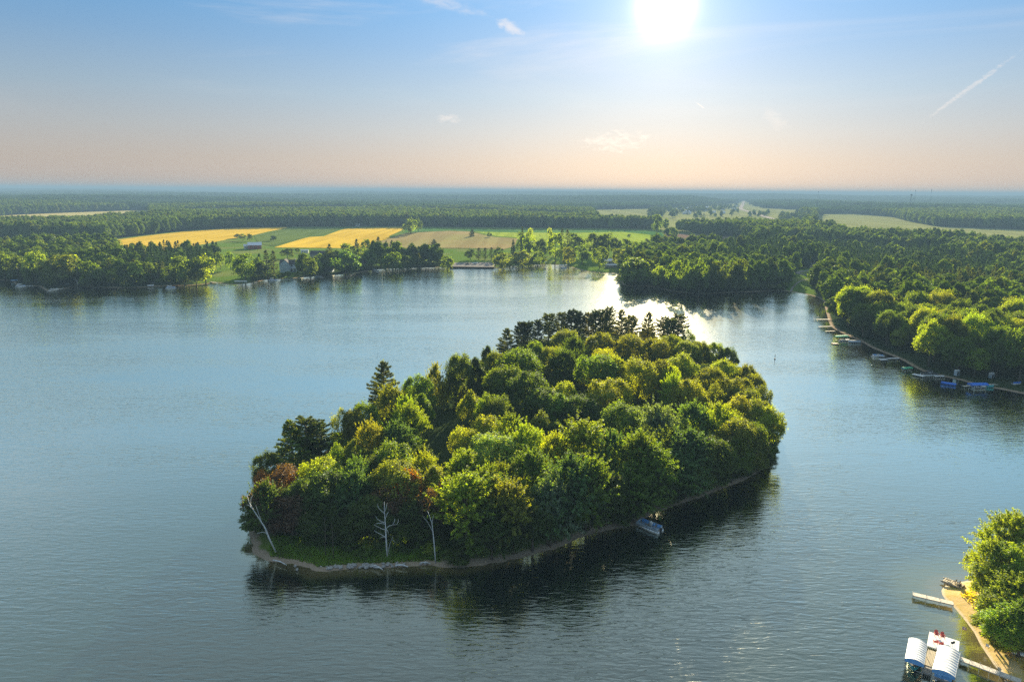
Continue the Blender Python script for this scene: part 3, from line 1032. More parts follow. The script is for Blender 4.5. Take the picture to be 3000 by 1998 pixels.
# ------------------------------------------------------------------ the island's trees: (px, py of the top, height, width, shape, tint)
IT = [
    (1119, 1059, 21, 10, 'pine', 'D'), (852, 1230, 17, 9, 'pine', 'G'), (893, 1224, 16, 7, 'redpine', 'D'), (929, 1236, 15, 6, 'redpine', 'D'),
    (777, 1328, 10, 7, 'round', 'D'), (762, 1377, 8, 4, 'thin', 'O'), (828, 1366, 12, 9, 'thin', 'R'), (935, 1342, 13, 10, 'round', 'Y'),
    (863, 1383, 9, 5, 'round', 'O'), (1195, 1375, 13.5, 6, 'round', 'O'), (1042, 1345, 14, 7.5, 'spray', 'T'), (1164, 1354, 15, 11, 'round', 'C'), (1241, 1327, 14, 7, 'spray', 'Y'),
    (1152, 1300, 15, 10, 'round', 'G'), (985, 1297, 13, 5, 'tall', 'B'), (1083, 1238, 15, 8, 'spray', 'C'), (1039, 1285, 14, 6, 'tall', 'L'),
    (997, 1196, 14, 6, 'thin', 'L'), (1036, 1199, 14, 7, 'round', 'L'), (1068, 1178, 15, 8, 'round', 'G'), (1146, 1131, 17, 10, 'spray', 'L'),
    (1226, 1098, 18, 9.5, 'round', 'G'), (1187, 1169, 16, 8, 'spray', 'B'), (1232, 1155, 16, 7, 'tall', 'G'), (1274, 1074, 18, 7, 'spray', 'L'),
    (1348, 1036, 21, 11, 'round', 'D'), (1392, 1048, 19, 7, 'tall', 'K'), (1375, 1143, 16, 7, 'tall', 'Y'), (1164, 1238, 15, 9, 'spray', 'T'),
    (1202, 1190, 16, 9, 'spray', 'B'), (1366, 1253, 14, 8, 'round', 'Y'), (1360, 1327, 13, 8, 'spray', 'B'), (1100, 1336, 13, 7, 'round', 'D'),
    (1423, 1217, 15, 9, 'round', 'Y'), (1493, 1223, 15, 10, 'spray', 'B'), (1455, 1160, 17, 9, 'round', 'D'), (1423, 1153, 17, 6, 'tall', 'B'),
    (1442, 1271, 15, 12, 'round', 'P'), (1544, 1249, 16, 10, 'spray', 'B'), (1586, 1203, 14, 6.5, 'tall', 'L'), (1630, 1240, 11, 6, 'round', 'D'),
    (1713, 1235, 18, 15, 'spray', 'B'), (1624, 1275, 15, 8, 'spray', 'Y'), (1793, 1275, 16, 9, 'spray', 'T'), (1363, 1330, 14, 9, 'spray', 'B'),
    (1433, 1364, 14, 8, 'spray', 'G'), (1474, 1358, 14, 8, 'spray', 'L'), (1551, 1330, 16, 11, 'spray', 'G'), (1678, 1361, 17, 13, 'spray', 'T'),
    (1618, 1421, 14, 10, 'spray', 'S'), (1379, 1397, 11, 7, 'spray', 'T'), (1452, 1403, 14, 10, 'spray', 'G'), (1340, 1455, 15.5, 13, 'spray', 'B'),
    (1318, 1405, 11, 7, 'thin', 'R'), (1273, 1367, 13, 6, 'tall', 'C'), (1245, 1443, 11, 4.5, 'spruce', 'T'), (1487, 1415, 15, 11, 'spray', 'L'),
    (1879, 1277, 17, 11, 'spray', 'G'), (1742, 1373, 16, 12, 'spray', 'G'), (1825, 1437, 13, 11, 'round', 'D'),
    (1486, 962, 19, 9, 'pine', 'D'), (1528, 944, 18, 6.5, 'redpine', 'K'), (1546, 946, 18, 6.5, 'redpine', 'K'), (1575, 939, 18, 5, 'redpine', 'K'),
    (1608, 920, 19, 7.5, 'redpine', 'D'), (1644, 917, 19, 6.5, 'redpine', 'D'), (1673, 910, 20, 6.5, 'redpine', 'K'), (1700, 913, 20, 6, 'redpine', 'K'),
    (1727, 917, 19, 6, 'redpine', 'L'), (1745, 911, 20, 5.5, 'redpine', 'D'), (1766, 908, 20, 6, 'redpine', 'D'), (1786, 901, 21, 6, 'redpine', 'D'),
    (1825, 907, 20, 9.5, 'pine', 'L'), (1855, 925, 18, 7, 'redpine', 'L'), (1899, 913, 19, 9, 'pine', 'L'), (1944, 929, 17, 7, 'redpine', 'L'),
    (1965, 935, 17, 6, 'redpine', 'D'), (1991, 923, 18, 8, 'redpine', 'D'), (2018, 963, 15, 7, 'thin', 'D'),
    (1656, 966, 17, 11, 'round', 'L'), (1757, 975, 17, 11, 'round', 'L'), (1685, 993, 17, 10, 'spray', 'D'), (1846, 978, 17, 12, 'round', 'L'),
    (1920, 990, 17, 11, 'round', 'L'), (1965, 981, 16, 10, 'round', 'L'), (2018, 999, 16, 11, 'round', 'L'), (2054, 999, 15, 9, 'round', 'L'),
    (2092, 1005, 14, 9, 'round', 'G'), (1427, 1014, 18, 6, 'tall', 'K'), (1450, 1031, 17, 8, 'round', 'L'), (1519, 1020, 20, 15, 'round', 'G'),
    (1569, 999, 18, 9, 'round', 'G'), (1617, 1014, 17, 9, 'round', 'L'), (1653, 1028, 17, 10, 'spray', 'D'), (1751, 1037, 20, 14, 'round', 'G'),
    (1774, 1023, 19, 10, 'round', 'Y'), (1801, 1046, 18, 9, 'round', 'Y'), (1875, 1055, 19, 13, 'round', 'Y'), (1944, 1055, 18, 10, 'round', 'L'),
    (2000, 1037, 18, 13, 'round', 'Y'), (1965, 1073, 17, 7, 'round', 'Y'), (1971, 1097, 17, 7, 'spray', 'B'), (2018, 1115, 16, 11, 'round', 'Y'),
    (1786, 1109, 18, 13, 'round', 'Y'), (1656, 1118, 16, 9, 'round', 'Y'), (1635, 1153, 15, 10, 'round', 'G'), (1828, 1186, 16, 12, 'round', 'G'),
    (1700, 1159, 15, 11, 'round', 'D'), (1590, 1136, 16, 12, 'round', 'D'), (1543, 1092, 18, 13, 'round', 'D'), (1475, 1072, 18, 12, 'round', 'G'),
    (2135, 1019, 13, 8, 'round', 'D'), (2188, 1067, 13, 8, 'round', 'L'), (2217, 1096, 12, 7, 'round', 'L'), (2236, 1128, 11, 7, 'thin', 'L'),
    (2083, 1077, 15, 10, 'round', 'L'), (2124, 1057, 14, 10, 'round', 'Y'), (2162, 1105, 14, 10, 'round', 'L'), (2095, 1124, 14, 7, 'thin', 'L'),
    (2194, 1140, 13, 9, 'round', 'L'), (2172, 1160, 14, 9, 'round', 'C'), (2226, 1172, 14, 9, 'round', 'C'), (2256, 1195, 13, 9, 'round', 'Y'),
    (2270, 1275, 10, 8, 'round', 'L'), (2035, 1188, 17, 11, 'spray', 'T'), (1930, 1188, 18, 12, 'spray', 'S'), (2108, 1182, 15, 10, 'spray', 'Y'),
    (2147, 1217, 13, 8, 'spray', 'B'), (2067, 1204, 15, 9, 'spray', 'B'), (2178, 1230, 15, 11, 'round', 'L'), (2236, 1240, 14, 9, 'round', 'D'),
    (1875, 1280, 14, 11, 'spray', 'G'), (1904, 1309, 15, 13, 'spray', 'G'), (2019, 1271, 15, 12, 'spray', 'T'), (2035, 1329, 12, 12, 'spray', 'T'),
    (2130, 1290, 13, 11, 'round', 'D'), (2205, 1290, 11, 10, 'round', 'G'), (2099, 1355, 9, 11, 'round', 'G'), (1939, 1378, 11, 11, 'spray', 'D'),
    (2198, 1350, 8, 9, 'round', 'D'), (690, 1467, 12, 8.5, 'spray', 'D'), (780, 1410, 12, 9, 'thin', 'R'), (828, 1490, 10, 10, 'thin', 'R'),
    (932, 1386, 13, 11, 'round', 'D'), (888, 1409, 12, 9, 'round', 'D'), (1042, 1388, 13, 8, 'spray', 'T'), (1140, 1424, 11, 9, 'thin', 'R'),
    (1259, 1433, 12, 6, 'thin', 'R'), (932, 1493, 9, 5.5, 'spruce', 'D'), (968, 1500, 8.5, 4.5, 'spruce', 'D'), (1060, 1495, 10, 8, 'round', 'D'), (1200, 1510, 9, 8, 'spray', 'D'),
    (745, 1540, 8, 9, 'round', 'R'), (1007, 1555, 6, 7, 'round', 'D'), (1170, 1570, 5, 6, 'round', 'G'),
    (1610, 1440, 13, 9, 'spray', 'T'), (1916, 1391, 13, 12, 'spray', 'G'), (1855, 1488, 9, 9, 'spray', 'G'), (1560, 1480, 12, 10, 'round', 'D'),
    (1700, 1470, 11, 10, 'round', 'G'), (1780, 1465, 11, 9, 'round', 'D'), (1430, 1500, 11, 9, 'spray', 'D'), (870, 1545, 7, 7, 'round', 'D'), (1640, 1510, 8, 8, 'round', 'D'),
    (1500, 1530, 7, 8, 'round', 'D'), (1990, 1400, 9, 9, 'round', 'D'), (1100, 1540, 7, 6, 'round', 'D'),
]


def into_island(x, y, margin):
    """shift a foot that would stand in the water onto the bank"""
    c = ISLAND.mean(0)
    p = np.array([[x, y]])
    for _ in range(60):
        if sdist(p, ISLAND)[0] > margin:
            break
        v = c - p[0]
        p[0] += v / np.linalg.norm(v) * 0.6
    return float(p[0, 0]), float(p[0, 1])


_s0, _s1 = G(808, 1616), G(1134.5, 1629)
SNAGS = [_s0, (_s0[0] - 2.4, _s0[1], 0), (_s0[0] - 4.8, _s0[1], 0), _s1, (_s1[0] - 2.0, _s1[1], 0), (_s1[0] + 1.6, _s1[1], 0), G(1276, 1648), G(953, 1627), G(977, 1632)]
placed = []
for k, (px, py, H, W, key, tint) in enumerate(IT):
    g0 = 2.4
    x, y, _ = G(px, py, H + g0)
    x, y = into_island(x, y, 0.7)
    W *= {'redpine': 1.4, 'pine': 1.25, 'spruce': 1.1}.get(key, 1.17)
    for (bx, by, _z) in SNAGS:
        if abs(x - bx) < W / 2 + 0.2:
            y = max(y, by + W / 2 * 0.62 + 0.5)
    gz_ = float(ground_z(np.array([[x, y]]))[0][0])
    put_tree(key, x, y, gz_ - 0.1, H * 1.0 + (g0 - gz_), W, tint, 'island')
    placed.append((x, y, W / 2))
# the lower trees that fill the gaps under and between them
tries = 0
fill = 0
lo, hi = ISLAND.min(0), ISLAND.max(0)
while tries < 4000 and fill < 95:
    tries += 1
    x, y = RNG.uniform(lo[0], hi[0]), RNG.uniform(lo[1], hi[1])
    if sdist(np.array([[x, y]]), ISLAND)[0] < 3.0:
        continue
    if min(math.hypot(x - a, y - b) / max(r_, 3.0) for a, b, r_ in placed) < 0.80:
        continue
    if any(abs(x - a) < 4.6 and b - 12 < y < b + 4.6 for a, b, _z in SNAGS):
        continue
    cx, cy_, _ = G(1895, 1225, 2)
    if math.hypot(x - cx, y - cy_) < 7:
        continue
    px, py = P(x, y, 8)
    H = RNG.uniform(6.5, 9.5) if sdist(np.array([[x, y]]), ISLAND)[0] > 7 else RNG.uniform(5, 8)
    W = RNG.uniform(6.5, 9.0)
    gz_ = float(ground_z(np.array([[x, y]]))[0][0])
    put_tree(RNG.choice(['round', 'round', 'spray']), x, y, gz_ - 0.1, H, W, RNG.choice(list('DDKLG')), 'island_fill')  # mostly dark tints, putting deep shade into the gaps between crowns
    placed.append((x, y, W / 2))
    fill += 1
# bushes that lean over the waterline, except on the open front bank and the beach strip
step = 0.0
for a_, b_ in zip(ISLAND, np.roll(ISLAND, -1, axis=0)):
    L = np.linalg.norm(b_ - a_)
    step += L
    if step < 3.6:
        continue
    step = 0.0
    u, v = P(a_[0], a_[1], 0.5)
    if (v > 1500 and 800 < u < 1290) or (v > 1520 and 1440 < u < 1790):
        continue
    c_ = ISLAND.mean(0) - a_
    c_ = c_ / np.linalg.norm(c_)
    q = a_ + c_ * RNG.uniform(0.6, 2.2)
    if any(abs(q[0] - a) < 3.8 and b - 12 < q[1] < b + 4 for a, b, _z in SNAGS):
        continue
    put_tree('bush', float(q[0]), float(q[1]), 0.2, RNG.uniform(2.6, 5.5), RNG.uniform(5, 8), RNG.choice(list('GDDL')), 'island_fill')
for k in range(30):
    px, py = RNG.uniform(835, 1262), RNG.uniform(1596, 1632)
    x, y, _ = G(px, py, 1.5)
    if sdist(np.array([[x, y]]), ISLAND)[0] < 2.2 or any(abs(x - a) < 1.6 and y < b + 1.5 for a, b, _z in SNAGS[:7:3] + SNAGS[6:]):
        continue
    put_tree('bush', x, y, 1.0, RNG.uniform(1.4, 3.4), RNG.uniform(2.6, 4.8), RNG.choice(list('GBDG')), 'island_fill')


def tufts(name, pts, hgt, mat, tint, label):
    rs = np.random.RandomState(len(pts))
    n = len(pts)
    z = ground_z(pts)[0]
    a = rs.uniform(0, 6.28, n)
    d = np.stack([np.cos(a), np.sin(a), np.zeros(n)], 1)
    b = np.column_stack([pts, z - 0.03])
    h = hgt * rs.uniform(0.5, 1.4, n)
    top = b + np.stack([rs.normal(0, 0.12, n), rs.normal(0, 0.12, n), h], 1)
    w_ = 0.10 + 0.10 * rs.rand(n)
    v = np.stack([b - d * w_[:, None], b + d * w_[:, None], top + d * w_[:, None] * 0.3, top - d * w_[:, None] * 0.3], 1).reshape(-1, 3)
    o = link(name, mesh_np(name, v, np.arange(4 * n).reshape(n, 4), mat))
    o.color = tint + (1,)
    return tag(o, label, 'grass', None, 'stuff')


def in_band(poly_px, n, lo_, hi_, shape):
    c_ = np.array(pix(*poly_px))
    a_, b_ = c_.min(0), c_.max(0)
    q = np.column_stack([RNG.uniform(a_[0], b_[0], n), RNG.uniform(a_[1], b_[1], n)])
    q = q[inside(q, c_)]
    d_ = sdist(q, shape)
    return q[(d_ > lo_) & (d_ < hi_)]


tufts('bank_grass', in_band(((790, 1590), (1290, 1590), (1290, 1670), (790, 1680)), 26000, 1.0, 9.0, ISLAND), 0.45, M['leaf'], (0.10, 0.16, 0.02), 'green grass growing along the open front bank of the island')
tufts('beach_grass', in_band(((2770, 1705), (2990, 1700), (3020, 2000), (2880, 1990), (2800, 1800)), 9000, 3.2, 14.0, SPIT), 0.25, M['leaf'], (0.26, 0.22, 0.03), 'thin yellow beach grass behind the sand of the spit')
#WOODS
# ------------------------------------------------------------------ woods round the lake and behind the fields
def wood_prototypes():
    """lower detail trees held in a collection of their own; the woods' geometry nodes pick from it"""
    pc = bpy.data.collections.new('wood_prototypes')
    for i in range(5):
        c, ctr = crown_mesh('wood_crown', crown_broad(40 + i, 1500, 0.78, 18, 0.28, spiky=0.5, low=0.02), 15, 11, M['leaf_far'])
        pc.objects.link(bpy.data.objects.new('a%02d' % i, c))
    for i in range(3):
        c, t = pine_parts(60 + i, 17, 7, 0.6, 0.30, bare=0.1, step=1.3, needle_mat=M['leaf_far'])
        pc.objects.link(bpy.data.objects.new('b%02d' % i, c))
    return pc


def patch_prototypes():
    pc = bpy.data.collections.new('patch_prototypes')
    for i in range(3):
        rs = np.random.RandomState(30 + i)
        vs, fs, o = [], [], 0
        for gx in range(5):
            for gy in range(5):
                pos, nrm, leaf, r2, ctr = crown_broad(1000 + i * 30 + gx * 5 + gy, 200, 2.3, 7, 0.35, spiky=0.3, low=0.0)
                nq = pos[r2.rand(len(pos)) < 0.45] if len(pos) > 130 else pos
                H = rs.uniform(12, 19)
                q = nq * np.array((12, 12, H)) + np.array(((gx - 2) * 9.5 + rs.uniform(-3, 3), (gy - 2) * 9.5 + rs.uniform(-3, 3), 0))
                v, f = leaf_quads(q, np.tile((0, 0, 0.6), (len(q), 1)) + rs.normal(size=(len(q), 3)) * 0.6, 1.9, rs)
                vs.append(v)
                fs.append(f + o)
                o += len(v)
        pc.objects.link(bpy.data.objects.new('p%02d' % i, mesh_np('canopy_patch', np.vstack(vs), np.vstack(fs), M['leaf_far'])))
    return pc


def scatter_group(name, coll):
    ng = bpy.data.node_groups.new(name, 'GeometryNodeTree')
    ng.interface.new_socket('Geometry', in_out='INPUT', socket_type='NodeSocketGeometry')
    ng.interface.new_socket('Geometry', in_out='OUTPUT', socket_type='NodeSocketGeometry')
    N, L = ng.nodes, ng.links
    gi, go = N.new('NodeGroupInput'), N.new('NodeGroupOutput')
    ci = N.new('GeometryNodeCollectionInfo')
    ci.inputs['Collection'].default_value = coll
    ci.inputs['Separate Children'].default_value = True
    ci.inputs['Reset Children'].default_value = True
    ip = N.new('GeometryNodeInstanceOnPoints')
    ip.inputs['Pick Instance'].default_value = True

    def attr(nm, typ):
        a = N.new('GeometryNodeInputNamedAttribute')
        a.data_type = typ
        a.inputs['Name'].default_value = nm
        return a.outputs['Attribute']
    L.new(gi.outputs[0], ip.inputs['Points'])
    L.new(ci.outputs[0], ip.inputs['Instance'])
    L.new(attr('pick', 'INT'), ip.inputs['Instance Index'])
    L.new(attr('size', 'FLOAT_VECTOR'), ip.inputs['Scale'])
    cx = N.new('ShaderNodeCombineXYZ')
    L.new(attr('spin', 'FLOAT'), cx.inputs['Z'])
    L.new(cx.outputs[0], ip.inputs['Rotation'])
    L.new(ip.outputs[0], go.inputs[0])
    return ng


WOOD = scatter_group('scatter_trees', wood_prototypes())
PATCH = scatter_group('scatter_patches', patch_prototypes())


def scatter(name, pts, pick, size, tint, group, label, cat='woodland'):
    n = len(pts)
    me = bpy.data.meshes.new(name)
    me.vertices.add(n)
    me.vertices.foreach_set('co', np.asarray(pts, dtype=np.float32).ravel())
    me.attributes.new('pick', 'INT', 'POINT').data.foreach_set('value', np.asarray(pick, dtype=np.int32))
    me.attributes.new('spin', 'FLOAT', 'POINT').data.foreach_set('value', RNG.uniform(0, 6.28, n).astype(np.float32))
    me.attributes.new('size', 'FLOAT_VECTOR', 'POINT').data.foreach_set('vector', np.asarray(size, dtype=np.float32).ravel())
    t4 = np.ones((n, 4), dtype=np.float32)
    t4[:, :3] = tint
    me.attributes.new('tint', 'FLOAT_COLOR', 'POINT').data.foreach_set('color', t4.ravel())
    o = link(name, me)
    md = o.modifiers.new('scatter', 'NODES')
    md.node_group = group
    return tag(o, label, cat, None, 'stuff')


def jittered(step, ymin, ymax, tan_half=0.80, pad=60):
    """a jittered grid over the sector in view"""
    xs = np.arange(-ymax * tan_half - pad, ymax * tan_half + pad, step)
    ys = np.arange(ymin, ymax, step)
    X, Y = np.meshgrid(xs, ys)
    X = X + (np.arange(len(ys)) % 2)[:, None] * step / 2
    X = X.ravel() + RNG.uniform(-0.32, 0.32, X.size) * step
    Y = Y.ravel() + RNG.uniform(-0.32, 0.32, Y.size) * step
    k = np.abs(X) < Y * tan_half + pad
    return np.stack([X[k], Y[k]], 1)


def open_mask(pts, margin=0.0):
    m_ = np.zeros(len(pts), dtype=bool)
    for (nm, mk, p) in OPEN:
        m_ |= sdist(pts, p) > -margin
    for p in OPEN_EXTRA:
        m_ |= inside(pts, p)
    return m_


def greens(n, rs, conifer):
    base = np.array([TINT[c][0] for c in 'GBGDGLGG'])[rs.randint(0, 8, n)]
    base = base * rs.uniform(0.8, 1.15, n)[:, None]
    base[conifer] = np.array((0.030, 0.055, 0.018)) * rs.uniform(0.8, 1.3, conifer.sum())[:, None]
    return base


CONIF = [np.array(pix(*p, z=10.0)) for p in (
    ((340, 720), (740, 715), (740, 800), (600, 800), (420, 830), (360, 790)),          # pine stand on the left shore
    ((2050, 700), (2400, 700), (2700, 735), (3000, 790), (3000, 860), (2700, 850), (2450, 800), (2300, 790), (2150, 770)),   # pines behind the cove
)]
T1 = jittered(10.0, 180, 1000)
s, a, b, c = land_sd(T1)
ok = (a > 3.5) & (b < -5) & (c < -5) & ~open_mask(T1, 2.0)
# a clear view of the shore houses, the lots and the barn
T1 = T1[ok]
r1 = np.hypot(T1[:, 0], T1[:, 1])
conif = RNG.rand(len(T1)) < 0.10
for p in CONIF:
    conif |= inside(T1, p) & (RNG.rand(len(T1)) < 0.85)
px_, py_ = [], []
vis = []
for (x, y) in T1:
    u, v = P(x, y, 8)
    vis.append(-60 < u < 3060)
vis = np.array(vis)
order = np.argsort(r1)
H1 = np.where(conif, RNG.uniform(15, 22, len(T1)), RNG.uniform(15, 23, len(T1)))
small = RNG.rand(len(T1)) < 0.15
H1[small] *= 0.7
zn = vnoise(T1[:, 0] / 150, T1[:, 1] / 150, 31)
H1 *= 1 + 0.16 * zn
W1 = np.where(conif, RNG.uniform(7, 9.5, len(T1)), RNG.uniform(11.5, 17, len(T1))) * np.where(small, 0.75, 1)
z1, sh1 = ground_z(T1)[:2]
n_b, n_c = 0, 0
rest = []
LB, LC = 85, 110
for i in order:
    x, y = T1[i]
    near_water = sh1[i] < 10
    if not vis[i]:
        rest.append(i)
        continue
    if conif[i] and n_c < LC:
        n_c += 1
        put_tree('mid_pine' if r1[i] > 330 else RNG.choice(['pine', 'redpine']), x, y, z1[i] - 0.1, H1[i], W1[i], RNG.choice(list('DKD')), 'shore')
    elif not conif[i] and n_b < LB:
        n_b += 1
        sh_ = 'round' if r1[i] < 520 else 'mid_round'
        put_tree(sh_, x, y, z1[i] - 0.1, H1[i], W1[i], RNG.choice(list('GDGLGBYGD')), 'shore')
    else:
        rest.append(i)
rest = np.array(rest)


def wood_object(name, idx_pts, conifer, H, W, label):
    n = len(idx_pts)
    z = ground_z(idx_pts)[0] - 0.3
    pick = np.where(conifer, 5 + RNG.randint(0, 3, n), RNG.randint(0, 5, n))
    size = np.stack([W / np.where(conifer, 7, 11), W / np.where(conifer, 7, 11), H / np.where(conifer, 17, 15)], 1)
    return scatter(name, np.column_stack([idx_pts, z]), pick, size, greens(n, np.random.RandomState(n), conifer), WOOD, label)


q = T1[rest]
left = q[:, 0] < -40
wood_object('shore_wood', q[left], conif[rest][left], H1[rest][left], W1[rest][left], 'dense mixed woodland along the far left shore of the lake')
wood_object('shore_wood', q[~left], conif[rest][~left], H1[rest][~left], W1[rest][~left], 'dense mixed woodland behind the right shore of the lake')
T2 = jittered(10.5, 900, 2500)
r2 = np.hypot(T2[:, 0], T2[:, 1])
s, a, b, c = land_sd(T2)
ok = (a > 4) & ~open_mask(T2, 3.0) & (T2[:, 1] >= 1000)
T2 = T2[ok]
z2n = vnoise(T2[:, 0] / 420, T2[:, 1] / 260, 33)
c2 = RNG.rand(len(T2)) < np.clip(0.03 + 0.5 * (z2n - 0.5), 0.02, 0.85)
for p in CONIF:
    c2 |= inside(T2, p) & (RNG.rand(len(T2)) < 0.85)
wood_object('field_wood', T2, c2, RNG.uniform(21, 27, len(T2)) * (1 + 0.10 * z2n), RNG.uniform(13, 18, len(T2)), 'broad deciduous woodland beyond the golden and green fields')
T3 = jittered(38, 2500, 11000)
ok = ~open_mask(T3, 8.0)
gap = vnoise(T3[:, 0] / 900, T3[:, 1] / 500, 21)
ok &= (gap > -1.1) | (T3[:, 1] < 2900)
T3 = T3[ok]
z3 = ground_z(T3)[0] - 1.0
n3 = len(T3)
sz = RNG.uniform(0.9, 1.2, n3)
scatter('far_forest', np.column_stack([T3, z3]), RNG.randint(0, 3, n3), np.stack([sz * 1.05, sz * 1.05, sz * RNG.uniform(0.9, 1.2, n3)], 1),
        np.array((0.030, 0.058, 0.024)) * RNG.uniform(0.85, 1.15, n3)[:, None], PATCH, 'blue-green rolling forest stretching to the horizon', 'forest')
vp = []
while len(vp) < 230:
    a_, b_ = RNG.uniform(1900, 2165), RNG.uniform(601, 640)
    if b_ > 612 + 0.10 * (2165 - a_) and RNG.rand() < 0.75:
        continue
    if abs(a_ - (2172 + max(0, b_ - 612) * 1.9)) < 8:
        continue
    vp.append(G(a_, b_, 2)[:2])
for (x0, x1, y0, y1, n_) in ((2285, 2392, 634, 646, 70), (2195, 2260, 592, 604, 90), (2210, 2380, 598, 606, 120), (2195, 2250, 628, 636, 14), (1941, 1975, 690, 700, 4)):
    vp += [G(RNG.uniform(x0, x1), RNG.uniform(y0, y1), 2)[:2] for _ in range(n_)]
vp = np.array(vp)
wood_object('village_trees', vp, RNG.rand(len(vp)) < 0.2, RNG.uniform(12, 19, len(vp)), RNG.uniform(11, 17, len(vp)), 'scattered dark trees around the far village and the straight road')
print('trees', len(TREES), 'wood', len(rest), len(T2), n3)
#OBJECTS
# ------------------------------------------------------------------ single trees on the far shores and in the fields
def ray_height(px, py, dist):
    """height of the line of sight through (px, py) at a ground distance"""
    g = G(px, py, 0.0) if py > 575 else None
    d = F0 * FOC + CR * (px - 1500) + CU * (999 - py)
    return CAM_H + d[2] / math.hypot(d[0], d[1]) * dist


